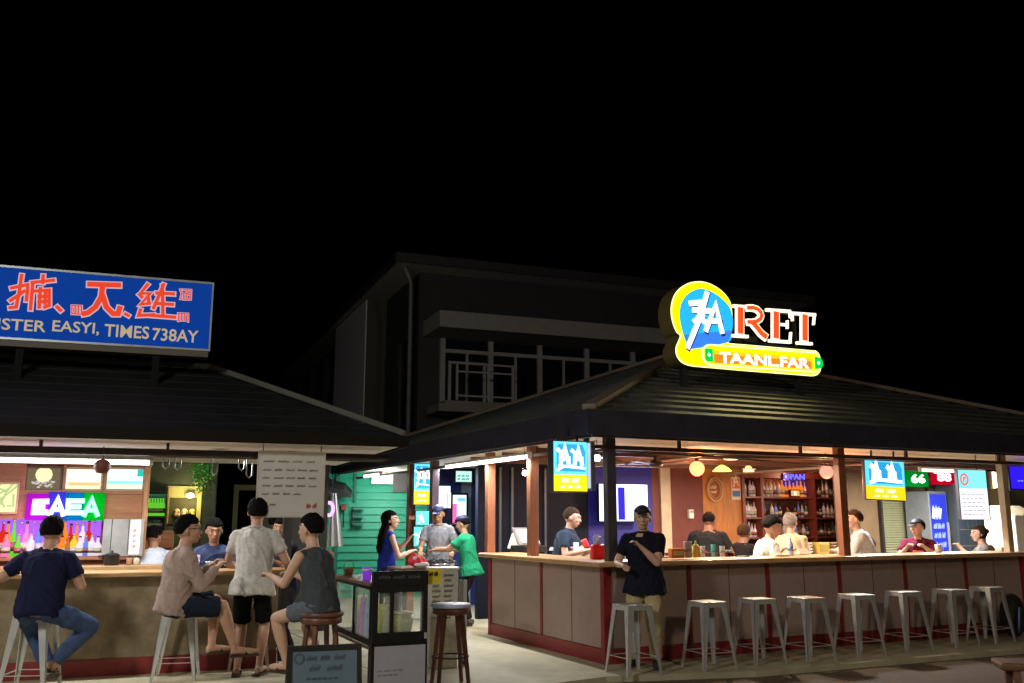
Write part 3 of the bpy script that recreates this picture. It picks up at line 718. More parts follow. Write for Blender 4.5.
# serif letters on stems
def serif(body, a, b, top, bot):
    pass
WO = glow('lit_cream_outline', (1, .83, .6), 1.5); RO = glow('lit_red_letter', (.9, .09, .015), 1.0)
bowl = [(500, 222), (528, 221), (550, 228), (565, 243), (569, 258), (563, 273), (547, 284), (525, 288), (502, 288)]
RET = [((470, 212, 350), [(438, 540, 212, .042), (434, 508, 350, .042)], []),
       ((636, 232, 372), [(592, 705, 230, .042), (606, 708, 374, .042), (640, 692, 297, .036)], [((703, 232), (706, 268)), ((708, 335), (704, 384)), ((692, 280), (692, 318))]),
       ((770, 246, 382), [(712, 822, 246, .042), (735, 806, 384, .042)], [((714, 246), (716, 282)), ((818, 256), (814, 300))])]
for li, ((sx, sy0, sy1), slabs, serifs) in enumerate(RET):
    w_ = MB(); r_ = MB(); a = zp(sx, sy0); b = zp(sx, sy1)
    w_.stroke([a, b], .14, .012, .05, cap=0); r_.stroke([a, b], .10, .0035, .0115, cap=-.25)
    for k, (xa, xb, yy, ww) in enumerate(slabs): w_.stroke([zp(xa, yy), zp(xb, yy+(xb-xa)*.07)], ww, .008-.0005*k, .052+.0005*k, cap=0)
    for k, (p, q_) in enumerate(serifs): w_.stroke([zp(*p), zp(*q_)], .024, .0095+.0004*k, .051, cap=0)
    if li == 0:
        B_ = [zp(*p) for p in bowl]; w_.stroke(B_, .10, .0125, .049, cap=0); r_.stroke(B_, .058, .0038, .0119, cap=0)
        lg = [zp(*p) for p in ((524, 286), (546, 312), (568, 340), (596, 362))]
        w_.stroke(lg, .12, .013, .048, cap=0); r_.stroke(lg, .080, .0042, .0122, cap=-.2)
    wo_ = w_.build('serif_letter', WO, rs); r_.build('fill', RO, wo_)
x0, z0 = zp(445, 385); x1, z1 = zp(790, 400)
MB().box(x0, x1, .06, .12, z0-.0, z0+.05).box(x0, x1, .05, .09, zp(600, 240)[1], zp(600, 240)[1]+.03).box(x0+.2, x0+.23, .053, .12, z0, zp(500, 240)[1]).box(x1-.23, x1-.2, .053, .12, z0, zp(700, 250)[1]).build('letter_rail', BLACK, rs)
for px in (690, 805):
    u, z = Q(px, 365); MB().box(u-.04, u+.04, .12, .20, 3.0, z+.02).build('leg', DARKSTEEL, rs)
def pq(x, y): a = zp(x, y); return a
p1 = zp(500, 460); area('sign_spill', (p1[0], -.10, p1[1]), 9, (1, .85, .3), 1.3, .3, (R(-50), 0, 0), rs)
# ------------------------------------------------------------------ dark two storey building behind
BK = Frame((-2.66, 20.9, 0), 21.5)
UE = BK.hit(775, 330, .75)[0]
bd = thing('two_storey_building', 'unlit two storey concrete building with deep eaves and a balcony behind the bars', 'building', BK.o, BK.yaw)
BW = mat('dark_render_wall', (.034, .034, .04), .8, var=.15, scale=3, kind='stain'); BL = mat('pale_concrete_trim', (.21, .195, .19), .8, var=.12, scale=3, kind='stain')
wu0, wv0 = .75, .75
H = 7.6
MB().box(wu0, UE, wv0, wv0+.25, 0, H-.15).build('front_wall', BW, bd)
MB().box(wu0, wu0+.25, wv0+.26, 22, 0, H-.15).build('side_wall', BW, bd)
MB().box(wu0, UE, 21.8, 22, 0, H-.15).box(UE-.2, UE, wv0+.26, 21.7, 0, H-.15).build('rear_wall', BW, bd)
MB().box(0, UE+.8, 0, 23, H-.15, H-.06).build('soffit', mat('cream_soffit', (.5, .46, .42), .8), bd)
mb = MB()
for a, b in (((-.02, -.03, H-.05), (UE+.8, -.03, H-.05)), ((-.03, -.02, H-.05), (-.03, 23, H-.05))): mb.bar(a, b, .05, .22)
mb.build('fascia', mat('dark_fascia', (.03, .03, .033), .6), bd)
r_ = MB(); 
a = [(0, 0, H+.1), (UE+.8, 0, H+.1), (UE+.8, 23, H+.1), (0, 23, H+.1)]; bb = [(4, 8, H+1.2), (UE-3, 8, H+1.2), (UE-3, 15, H+1.2), (4, 15, H+1.2)]
V = [r_.bm.verts.new(p) for p in a+bb]
for qd in ((0, 1, 5, 4), (1, 2, 6, 5), (2, 3, 7, 6), (3, 0, 4, 7), (4, 5, 6, 7)): r_._f([V[i] for i in qd])
r_.build('roof', mat('black_tile', (.03, .03, .03), .6), bd)
# down pipe at the corner
u, z = BK.hit(411, 300, wv0-.1)
MB().tube([(.25, .3, H-.18), (.45, .45, H-.5), (u, wv0-.08, H-.85), (u, wv0-.08, 1)], .05, 10).build('downpipe', mat('pale_pipe', (.2, .2, .21), .5), bd)
# canopy slab over the balcony, front made deep to imitate its lit underside
c0 = BK.hit(440, 318, wv0-.0); cz = BK.hit(418, 320, -.6); c1 = BK.hit(668, 345, wv0)
ucp = BK.hit(440, 318, -.6)[0]; zlo = BK.hit(500, 331, -.6)[1]; zhi = BK.hit(500, 315, -.6)[1]; MB().box(ucp, min(9.5, UE-.4), -.6, wv0-.001, zlo, zhi).build('canopy_slab', mat('pale_canopy', (.30, .275, .265), .8, var=.1), bd)
# window wall: frames as a grid
def bz(px, py, v=wv0): return BK.hit(px, py, v)
fr = mat('pale_window_frame', (.34, .33, .34), .6)
zt_ = zlo-.002; zb_ = bz(450, 405)[1]; ztr = bz(500, 355)[1]
ub = [bz(px, 370)[0] for px in (442, 490, 539, 586, 632, 665)]
for i, (a, b) in enumerate(zip(ub, ub[1:])):
    f = MB(); 
    f.box(a-.07, a+.05, wv0-.10, wv0-.001, zb_, zt_-.012).box(a+.051, b-.041, wv0-.08, wv0-.001, ztr-.04, ztr+.05)
    if i == 4: f.box(b-.04, b+.05, wv0-.10, wv0-.001, zb_, zt_-.012)
    w = f.build('window', fr, bd)
    MB().box(a+.051, b-.041, wv0-.03, wv0-.0015, zb_, ztr-.031).box(a+.051, b-.041, wv0-.03, wv0-.0015, ztr+.041, zt_-.02).build('pane', mat('black_pane', (.01, .01, .012), .08), w)
    f = MB(); n = 2
    for k in range(1, n): x = a+(b-a)*k/n; f.box(x-.03, x+.03, wv0-.07, wv0-.031, zb_, ztr-.031)
    if i == 0:
        f.box(a+.16, b-.16, wv0-.068, wv0-.033, ztr-.30, ztr-.24)
        f.box(a+.14, a+.21, wv0-.075, wv0-.0305, zb_, ztr-.24).box(b-.2, b-.13, wv0-.075, wv0-.0305, zb_, ztr-.24)
    f.build('door_frame', fr, w)
# balcony slab and rail
s0 = bz(425, 408, -.2)[0]; 
MB().box(ub[0]-.4, ub[2], -.35, wv0-.101, zb_-.28, zb_-.10).box(ub[0]-.2, ub[2]-.2, -.15, wv0-.101, zb_-.099, zb_-.003).build('balcony_slab', BL, bd)
rl_ = MB()
for z in (zb_+.1, zb_+.85, zb_+.66): rl_.box(ub[0]+.05, ub[1]+.2, -.28, -.24, z-.02, z+.02)
for x in (ub[0]+.05, (ub[0]+ub[1])/2+.2, ub[1]+.2): rl_.box(x-.025, x+.025, -.285, -.235, zb_, zb_+.87)
rl_.build('balcony_rail', fr, bd)
# projecting bay; lit side and shaded front painted as two tones; dark windows beyond
va, _ = BK.hitu(385, 380, wu0); 
ub_ = BK.hit(365, 380, va)[0]; vr_ = BK.hitu(335, 380, ub_)[0]
by = MB().box(ub_, wu0-.001, va, vr_, 0, H-.16).build('side_bay', mat('bay_shaded_front', (.07, .065, .05), .8, var=.12), bd)
MB().box(ub_-.03, ub_-.001, va-.001, vr_, 0, H-.17).build('facing', mat('bay_lit_side', (.75, .68, .75), .8, var=.12), by)  # paler sheet puts the light on this side into its colour
for k in range(4):
    MB().box(.55, wu0-.001, vr_+1+k*3, vr_+1.2+k*3, 2, H-.4).build('pier', BW, bd)
MB().box(.68, wu0-.003, 1.6, 2.6, 3.4, 5.9).build('side_window', mat('black_pane', (.01, .01, .012), .08), bd)

# dark hall roof right behind the corner bar
hr = thing('hall_roof', 'dark pavilion with tall sloping roof rising behind the ribbed bar roof', 'pavilion', RK.w(0, 0), RK.yaw)
hv = 11.2
az = RK.hit(405, 436, hv); bz_ = RK.hit(671, 338, hv+2.5); ez = az[1]
mb = MB()
uA = az[0]; uP, zP = RK.hit(716, 322, hv+5)
dR = 10.8
cors = [(uA, hv, ez), (11.0, hv, ez), (11.0, hv+dR, ez), (uA, hv+dR, ez)]
V = [mb.bm.verts.new(p) for p in cors]; T = [mb.bm.verts.new(p) for p in ((uP, hv+5, zP), (uP+.3, hv+5.6, zP))]
mb._f([V[0], V[1], T[0]]); mb._f([V[1], V[2], T[1], T[0]]); mb._f([V[2], V[3], T[1]]); mb._f([V[3], V[0], T[0], T[1]])
mb.build('roof', mat('near_black_roof', (.02, .02, .024), .6, var=.2), hr)
MB().box(uA, 11, hv, hv+dR, ez-.25, ez-.02).build('fascia', FAS, hr)
for a, b in ((uA+.4, hv+.4), (10.6, hv+.4), (uA+.4, hv+dR-.4), (10.6, hv+dR-.4)):
    MB().box(a-.1, a+.1, b-.1, b+.1, 0, ez-.251).build('post', DARKSTEEL, hr)

# garden bar seen through the left kiosk
GK = Frame(tuple(ground(150, 556)), 16)
GK.o = Vector((-6.4, 16.5, 0))
gb = thing('garden_wall', 'dark green grey wall with lit window behind the left kiosk', 'wall', GK.o, GK.yaw)
gw = mat('dark_moss_plaster', (.06, .07, .05), .8, var=.3, scale=4)
def gk(px, py, v=0): return GK.hit(px, py, v)
a = gk(120, 500)[0]; b = gk(216, 500)[0]
MB().box(a-2, b, 0, .2, 0, 2.9).build('wall_section', gw, gb)
x0, z1 = gk(166, 489); x1, z0 = gk(200, 524)
MB().box(x0, x1, -.05, -.001, z1-.15, z1+.05).build('lintel', mat('olive_cream', (.42, .38, .16), .7), gb)
MB().box(x0, x0+.07, -.05, -.001, z0, z1-.151).box(x1-.07, x1, -.05, -.001, z0, z1-.151).build('window_frame', mat('olive_cream', (.42, .38, .16)), gb)
MB().box(x0+.071, x1-.071, -.03, -.001, z0, z1-.151).build('recess', mat('olive_dark', (.05, .045, .02), .6), gb)
a = gk(204, 500, -.3)[0]; b = gk(215, 500, -.3)[0]
MB().box(a, b, -.4, -.01, 0, 2.9).build('pillar', mat('moss_pillar', (.12, .13, .09), .8, var=.3, scale=12), gb)
u, z = gk(190, 495.5, -.25)
t = thing('wall_lamp', 'round yellow lamp shining above the garden wall window', 'lamp', GK.w(u, -.2, z), GK.yaw)
MB().ball((0, 0, 0), .055, 12, (1.3, 1, .8)).build('bulb', glow('warm_bulb', (1, .85, .35), 9, True), t)
MB().box(-.05, .05, .03, .2, .03, .07).build('bracket', BLACK, t)
point('lamp_glow', (0, -.14, -.02), 14, (1, .8, .35), .06, t)
for k, (px, c, lb) in enumerate(((177, (.5, .35, .2), 'brown carved mask leftmost in the lit garden window'), (184.5, (.55, .5, .4), 'pale grey mask in the middle of the garden window'), (192, (.6, .55, .1), 'yellow mask at the right of the garden window'))):
    u, z = gk(px, 513, -.07); t = thing('carved_mask', lb, 'mask', GK.w(u, -.07, z), GK.yaw)
    MB().ball((0, 0, 0), .075, 12, (.75, .3, 1.05)).build('face', mat('mask%d' % k, c, .6), t)
    MB().ball((-.03, -.023, .02), .012, 6).ball((.03, -.023, .02), .014, 6).box(-.03, .03, -.036, -.02, -.055, -.04).build('features', BLACK, t)
# green bottle rack
x0, _ = gk(149, 505, -.1); x1, _ = gk(165, 505, -.1)
z0 = gk(157, 516)[1]; z1 = gk(157, 530)[1]
t = thing('bottle_rack', 'dark rack of shelves holding green bottles behind the left kiosk', 'rack', GK.w(x0, -.35, 0), GK.yaw)
w = x1-x0
for zz in (z0-.03, z1-.03, z0+.4): MB().box(-.02, w+.02, 0, .3, zz, zz+.03).build('shelf', DWOOD, t)
MB().box(-.05, -.021, 0, .3, 0, z0+.5).box(w+.021, w+.05, 0, .3, 0, z0+.5).build('upright', DWOOD, t)
MB().box(-.02, w+.02, .27, .3, z0+.001, z0+.38).build('backlight', glow('green_backlight', (.1, .4, .2), .2, True), t)
for k in range(6):
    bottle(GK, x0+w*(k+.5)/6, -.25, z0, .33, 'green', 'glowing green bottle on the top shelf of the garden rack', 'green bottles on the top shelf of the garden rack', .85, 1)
for k in range(6):
    bottle(GK, x0+w*(k+.5)/6, -.25, z1, .30, 'dark green', 'unlit dark green bottle on the lower shelf of the garden rack', 'dark green bottles on the lower shelf of the garden rack', 0, 0)
# hanging ivy
t = thing('hanging_ivy', 'trailing green ivy plant hanging under the left eave beside the pillar', 'plant', GK.w(gk(201, 470, -.5)[0], -.5, 0), GK.yaw)
mb = MB(); st = MB(); rd = random.Random(2)
zt0 = gk(201, 456, -.5)[1]; zb0 = gk(201, 493, -.5)[1]
for k in range(16):
    x = rd.uniform(-.16, .16); y = rd.uniform(-.08, .08); L = rd.uniform(.5, 1)*(zt0-zb0); pts = []
    for j in range(9): pts.append((x+rd.uniform(-.025, .025)+ .03*math.sin(j+k), y+rd.uniform(-.02, .02), zt0-L*j/8))
    st.tube(pts, .004, 5)
    for j in range(60):
        p = Vector(pts[min(8, int(rd.random()*9))])+Vector((rd.uniform(-.05, .05), rd.uniform(-.05, .05), rd.uniform(-.05, .05)))
        s = rd.uniform(.02, .04); a = rd.random()*6.28; d = Vector((math.cos(a), math.sin(a), rd.uniform(-1.2, .1))).normalized()*s; n = d.cross(Vector((rd.random()-.5, rd.random()-.5, rd.random()))).normalized()*s*.6
        v4 = [mb.bm.verts.new(c) for c in (p, p+d*.5+n, p+d*1.2, p+d*.5-n)]; mb._f(v4)
mb.build('leaves', mat('ivy_green', (.06, .30, .04), .5, var=.4, scale=30), t); st.build('stems', mat('stem_brown', (.06, .05, .02), .7), t)
point('garden_light', GK.w(gk(190, 480, -1.0)[0], -1.2, 2.5), 10, (.75, 1, .6), .1)
# wooden door frame further right, tall
t = thing('garden_doorway', 'dim olive door frame in the dark gap left of the hanging menu board', 'doorway', GK.w(0, 1.0, 0), GK.yaw)
a, z1 = gk(234, 490, 1.0); b, z2 = gk(258, 482, 1.0)
fm = mat('olive_frame', (.13, .12, .05), .6)
MB().box(a, a+.09, 0, .1, 0, z1).box(a, b+1.2, 0, .1, z1+.001, z1+.1).box(b+1.1, b+1.2, 0, .1, 0, z1).build('frame', fm, t)
MB().box(a+.5, b+1.099, .02, .07, 0, z1-.05).build('door_leaf', mat('grey_green_door', (.05, .055, .045), .5), t)

# ------------------------------------------------------------------ lit things of the right kiosk
def rect_on(px0, py0, px1, py1, v, F_=RK):
    u0, z1 = F_.hit(px0, py0, v); u1, z0 = F_.hit(px1, py1, v); return u0, u1, z0, z1
def figure_strokes(mb, x0, z0, s, y0, y1, w=.03, mirror=1):
    """the white running-letter emblem of the hanging light boxes, like an A with a swash"""
    def T(pts): return [(x0+a*s*mirror, z0+b*s) for a, b in pts]
    mb.stroke(T([(0, 0), (.25, .9), (.45, .1)]), w, y0, y1); mb.stroke(T([(.1, .35), (.42, .35)]), w, y0-.001, y1)
    mb.stroke(T([(-.12, .75), (.05, .62), (.02, .3)]), w*.8, y0-.002, y1)
def hung_sign(label, px0, py0, px1, py1, v, depth, style, tilt=0, em=1.0, group=None, F_=RK):
    u0, u1, z0, z1 = rect_on(px0, py0, px1, py1, v, F_); w = u1-u0; h = z1-z0
    t = thing('hanging_light_box', label, 'light box sign', F_.w(u0, v, z0), F_.yaw, group); t.rotation_euler = (0, tilt, F_.yaw)
    MB().box(0, w, 0, depth, 0, h).build('case', mat('navy_case', (.03, .035, .06), .4), t, bevel=.006)
    if style == 'bluegold':
        MB().box(.012, w-.012, -.008, -.0005, h*.34, h-.012).build('face_top', glow('lb_sky%g' % em, (.12, .62, .85), 1.15*em, True), t)
        MB().box(.012, w-.012, -.008, -.0005, .012, h*.339).build('face_bottom', glow('lb_gold%g' % em, (1, .58, .01), 1.15*em, True), t)
        mb = MB(); mb.prism([(w*.10, h*.40), (w*.92, h*.40), (w*.92, h*.80), (w*.85, h*.93), (w*.16, h*.93), (w*.10, h*.86)], -.010, -.0085); mb.build('blue_field', glow('lb_blue%g' % em, (.03, .33, .72), 1.0*em), t)
        mb = MB(); figure_strokes(mb, w*.20, h*.50, h*.42, -.016, -.0105, .055*w/.5); figure_strokes(mb, w*.60, h*.52, h*.38, -.016, -.0105, .05*w/.5)
        mb.stroke([(w*.12, h*.42), (w*.3, h*.5), (w*.88, h*.47)], .03*w/.5, -.014, -.0106)
        mb.build('emblem', glow('lb_white%g' % em, (.85, 1, .95), 1.6*em), t)
        mb = MB(); scribble(mb, w*.24, w*.8, h*.20, h*.07, -.014, -.0085, .014, 2, 3); scribble(mb, w*.2, w*.85, h*.09, h*.04, -.014, -.0085, .008, 3, 4)
        mb.build('small_print', glow('lb_pink%g' % em, (1, .80, .55), 1.2*em), t)
    MB().box(w*.2, w*.24, depth*.4, depth*.6, h, h+.2).box(w*.76, w*.8, depth*.4, depth*.6, h, h+.2).build('hanger', DARKSTEEL, t)
    return t, w, h
t, w, h = hung_sign('bright blue and gold light box hanging outside the dark corner post', 552.5, 440, 588, 492.5, -.18, .12, 'bluegold', em=1.25)
# its neighbour seen edge on: a second box behind
u0, u1, z0, z1 = rect_on(592, 441, 597, 490, .1)
t = thing('hanging_light_box', 'thin pale light box panel seen edge on behind the corner sign', 'light box sign', RK.w(u0, .12, z0), RK.yaw)
MB().box(0, .05, 0, .3, 0, z1-z0).build('case', mat('grey_blue_case', (.2, .25, .3), .4, .3), t, bevel=.004)
MB().box(-.006, -.0005, .02, .28, .02, z1-z0-.02).build('face', glow('dim_white_face', (.6, .75, .9), .8), t)
MB().box(.015, .035, .1, .2, z1-z0, z1-z0+.08).build('hanger', DARKSTEEL, t)
t, w, h = hung_sign('pale blue and gold light box hanging right of the orange brown post', 863, 458, 906, 500, .35, .05, 'bluegold', tilt=R(1.5), em=1.05)
v433 = RK.hitu(422, 480, .1)[0]
t, w, h = hung_sign('tall narrow blue and gold light box between the two rear posts', 414, 463, 430, 505, v433, .08, 'bluegold', em=1.1)
# menu light box
u0, u1, z0, z1 = rect_on(957, 469, 990, 520, .3); w = u1-u0; h = z1-z0
t = thing('menu_light_box', 'white menu light box with turquoise header and red ring emblem near the beige post', 'menu board', RK.w(u0, .3, z0), RK.yaw)
MB().box(0, w+.03, 0, .06, 0, h).build('case', mat('navy_case', (.03, .035, .06)), t, bevel=.006)
MB().box(.01, w-.01, -.008, -.0005, .01, h*.62).build('face_bottom', glow('menu_white', (.9, .9, 1), 1.05, True), t)
MB().box(.01, w-.01, -.008, -.0005, h*.621, h-.01).build('face_top', glow('menu_turq', (.25, .8, .85), 1.0, True), t)
mb = MB(); c = (w*.2, h*.80); pts = [(c[0]+.075*math.cos(a*PI/8), c[1]+.075*math.sin(a*PI/8)) for a in range(17)]
mb.stroke(pts, .022, -.014, -.0085); mb.stroke([(c[0]-.02, c[1]-.03), (c[0]-.01, c[1]+.03), (c[0]+.03, c[1]+.02), (c[0]-.01, c[1])], .016, -.014, -.0085)
mb.build('ring_emblem', glow('ring_red', (.9, .12, .12), 1.0), t)
mb = MB()
for k in range(6): scribble(mb, w*.08, w*(.92 if k % 2 else .8), h*(.1+.08*k), .008, -.011, -.0085, .006, 5, k)
mb.build('menu_lines', glow('menu_grey', (.35, .35, .42), .8), t)
MB().tube([(w*.75, .03, h), (w*.75, .03, h+.25)], .006).build('hanger', BLACK, t)
# neon numerals
def neon_box(label, px0, py0, px1, py1, v, back, colr, body, bem=.8, rot=0):
    u0, u1, z0, z1 = rect_on(px0, py0, px1, py1, v); w = u1-u0; h = z1-z0
    t = thing('neon_sign', label, 'neon sign', RK.w(u0, v, z0), RK.yaw)
    MB().box(0, w, 0, .05, 0, h).build('panel', glow('neonp_'+label[:12], back, bem, True), t)
    text_mesh(body, w*.2, w*.82, h*.22, h*.76, -.02, -.001, glow('neonl_'+label[:12], colr, 2.0), 'letter', t, .02)
    MB().box(w*.3, w*.33, .02, .03, h, h+.15).box(w*.7, w*.73, .02, .03, h, h+.15).build('hanger', BLACK, t)
    return t
neon_box('green neon box reading 66 above the roller shutter', 906, 470, 929, 487, VN-.5, (0, .35, .03), (.75, 1, .75), '66', .45)
neon_box('red neon box reading 88 next to the green one', 932, 469, 955, 485, VN-.5, (.8, .0, .03), (1, .75, .8), '88', .45)
u0, u1, z0, z1 = rect_on(780, 474, 801, 480, VB)
t = thing('neon_sign', 'small blue neon lettering above the liquor shelves', 'neon sign', RK.w(u0, VB-.1, z0), RK.yaw)
text_mesh('OPAN', 0, u1-u0, 0, z1-z0, -.01, .01, glow('neon_blue', (.12, .10, 1), 1.6, True), 'letter', t, .01)
MB().box(0, u1-u0, .012, .03, -.02, z1-z0+.02).build('backing', mat('navy_acrylic', (.02, .02, .15), .2), t)
# screens
def screen(label, px0, py0, px1, py1, v, col, em, F_=RK, name='television', cat='television', depth=.06, bez=.03, pw=0):
    u0, u1, z0, z1 = rect_on(px0, py0, px1, py1, v, F_); w = u1-u0; h = z1-z0
    t = thing(name, label, cat, F_.w(u0, v, z0), F_.yaw)
    MB().box(-bez, w+bez, 0, depth, -bez, h+bez).build('body', mat('screen_black', (.01, .01, .02), .2), t, bevel=.004)
    MB().box(0, w, -.004, -.0005, 0, h).build('screen', glow('scr_'+label[:20], col, em, True), t)
    if pw: area('screen_light', (w/2, -.05, h/2), pw, col, w, h, (-PI/2, 0, 0), t)
    return t, w, h
t, w, h = screen('large glowing white blue television behind the corner post', 599, 484, 648, 521, VB-.3, (.66, .70, 1), 2.2, pw=20, bez=.012)
MB().box(w*.38, w*.52, -.008, -.0045, .02, h*.92).build('blue_image', glow('scr_deepblue', (.04, .03, .6), .9), t)
MB().box(w*.9, w*.915, -.008, -.0045, h*.8, h*.88).build('dark_image', glow('scr_dim', (.03, .03, .2), .5), t)
t, w, h = screen('plain blue screen at the far right beyond the beige post', 1009, 463, 1034, 489, .9, (.03, .01, .95), 1.0, pw=2)
mb = MB(); scribble(mb, w*.3, w*.7, h*.3, .01, -.008, -.0045, .006, 3, 1); mb.build('caption', glow('scr_lightblue', (.2, .3, 1), 1), t)
t, w, h = screen('white blue glowing vertical light panel above the plaid shirted man', 438, 486, 450, 508, VR-.3, (.70, .72, 1), 2.0, name='wall_light', cat='wall light', bez=.01, pw=4)
t, w, h = screen('pink edged bright drinks cooler beside the vertical light panel', 453, 495, 466, 524, VR-.5, (.62, .9, 1), 1.4, name='drinks_cooler', cat='cooler', depth=.4, bez=.04, pw=3)
MB().box(-.001, w*.3, -.008, -.0045, 0, h*.7).build('pink_panel', glow('lit_pink', (1, .12, .38), 1.2), t)
MB().box(w*.35, w*.95, -.008, -.0045, h*.78, h*.9).box(w*.35, w*.95, -.008, -.0045, h*.2, h*.3).build('header_band', glow('lit_aqua2', (.2, .55, .7), 1.0), t)
t, w, h = screen('small pale green menu screen under the eave of the navy room', 456, 471, 471.5, 482, VR-.4, (.55, .85, .78), 1.0, name='menu_screen', cat='menu screen', bez=.015)
mb = MB(); scribble(mb, w*.1, w*.9, h*.5, .03, -.008, -.0045, .012, 3, 1); scribble(mb, w*.1, w*.9, h*.2, .03, -.008, -.0045, .012, 3, 2); mb.build('menu_lines', glow('lit_teal2', (.05, .45, .4), .8), t)
# cards under the tall light box: teal
for i, (a, b, c, d, lb) in enumerate(((416, 511, 429, 525, 'square turquoise light card, upper of two by the rear posts'), (414, 527, 427, 546, 'turquoise light card, lower of two by the rear posts'))):
    t, w, h = screen(lb, a, b, c, d, v433+.05, (.12, .62, .6), .9, name='light_card', cat='light card', depth=.03, bez=.006)
    mb = MB(); figure_strokes(mb, w*.25, h*.15, h*.7, -.01, -.0045, .03, 1); mb.build('emblem', glow('card_white', (.7, 1, .95), 1.2), t)
# lit poster on shed
u0, u1, z0, z1 = rect_on(372, 465.5, 393, 484, -.1, SH)
t = thing('lit_poster', 'overexposed white light box with red marks high on the green shed', 'light box sign', SH.w(u0, -.1, z0), SH.yaw)
w = u1-u0; h = z1-z0
MB().box(0, w, 0, .08, 0, h).build('case', WHITE, t); MB().box(.01, w-.01, -.006, -.0005, .01, h-.01).build('face', glow('poster_white', (.85, 1, .95), 2.2, True), t)
mb = MB(); scribble(mb, w*.15, w*.85, h*.55, .06, -.01, -.0065, .025, 3, 1); scribble(mb, w*.1, w*.6, h*.25, .05, -.01, -.0065, .02, 2, 2); mb.build('red_marks', glow('poster_red', (1, .35, .3), 1.0), t)
point('shed_fill_light', (w/2, -1.0, .05), 42, (.9, 1, .97), .25, t)  # added fill light ahead of the poster, brightens the green boards
# blue fridge with screens
u0, u1, z0, z1 = rect_on(928, 494, 950, 542, VN-.65); w = u1-u0
t = thing('drinks_fridge', 'tall blue glowing drinks fridge behind the maroon shirted person', 'fridge', RK.w(u0, VN-.65, 0), RK.yaw)
MB().box(0, w, 0, .55, .05, z1+.05).build('body', mat('grey_blue_fridge', (.2, .25, .35), .4, .3), t, bevel=.01)
MB().box(.03, w-.03, -.01, -.0005, .3, z1).build('lit_front', glow('fridge_blue', (.03, .05, .62), .9, True), t)
mb = MB(); scribble(mb, w*.15, w*.8, z1-.42, .18, -.016, -.0105, .05, 1, 3); mb.build('big_lettering', glow('fridge_white', (.8, .9, 1), 1.3), t)
mb = MB()
for k in range(3): scribble(mb, w*.15, w*.8, z1-.62-.17*k, .08, -.016, -.0105, .018, 3, k)
mb.build('small_lettering', glow('fridge_pale', (.3, .4, 1), 1), t)
MB().box(w-.06, w-.035, -.05, -.012, .9, 1.5).build('handle', STEEL, t)
# glass door cabinet right of it
u0, u1, z0, z1 = rect_on(953, 497, 985, 543, VN-.5); w = u1-u0
t = thing('glass_cabinet', 'grey blue glass fronted cabinet behind the seated woman near the menu light box', 'cabinet', RK.w(u0, VN-.55, 0), RK.yaw)
MB().box(0, w, 0, .45, .05, z1+.25).build('body', mat('blue_grey_cab', (.13, .17, .25), .35, .3), t, bevel=.01)
mb = MB()
for k in range(3): mb.box(w*k/3+.02, w*(k+1)/3-.02, -.01, -.0005, .5, z1+.2)
mb.build('glass_door', mat('blue_glass', (.10, .16, .26), .1, .2), t)
MB().box(.05, w-.05, -.02, -.011, 1.35, 1.37).box(.05, w-.05, -.02, -.011, 1.05, 1.07).build('rail', STEEL, t)

# lamps
def globe(label, px, py, v, r, col, em, pw):
    u, z = RK.hit(px, py, v); t = thing('globe_lamp', label, 'lamp', RK.w(u, v, z), RK.yaw)
    MB().ball((0, 0, 0), r, 20).build('globe', glow('globe_%d' % px, col, em, True), t)
    if pw: point('globe_light', (0, 0, -r-.04), pw, (1, .42, .2), r, t)
    MB().lathe([(.03, r*.93), (.03, r+.03), (0, r+.03)], 10).build('collar', BLACK, t)
    MB().tube([(0, 0, r+.02), (0, 0, 2.5-z)], .006, 6).build('cord', BLACK, t)
    return t
globe('large warm orange globe lamp above the bulky man in black', 697, 468.5, 1.6, .105, (1, .26, .10), 2.9, 38)
globe('pinkish red globe lamp beside the orange brown post', 826.5, 472, 1.0, .095, (1, .13, .09), 3.2, 34)
globe('small white globe lamp seen beside the corner light box', 597, 458, .5, .042, (.9, .95, 1), 14, 0)
globe('small white globe lamp between the two wooden side posts', 525, 473, 1.6, .036, (1, .98, .9), 14, 0)
for px, py, c, lb in ((722, 469.5, (.95, .8, .1), 'yellow green cone lamp left of the small amber lamp'), (748.5, 470, (1, .5, .12), 'small amber spot lamp over the end of the liquor shelves')):
    u, z = RK.hit(px, py, 3.4); t = thing('cone_lamp', lb, 'lamp', RK.w(u, 3.4, z), RK.yaw); s = 1 if px == 722 else .6
    MB().lathe([(.16*s, -.03), (.10*s, .03), (.03, .07), (.0, .075)], 16).build('shade', glow('cone_shade%d' % px, c, 3.0, True), t)
    MB().tube([(0, 0, .07), (0, 0, 2.5-z)], .006, 6).build('cord', BLACK, t)
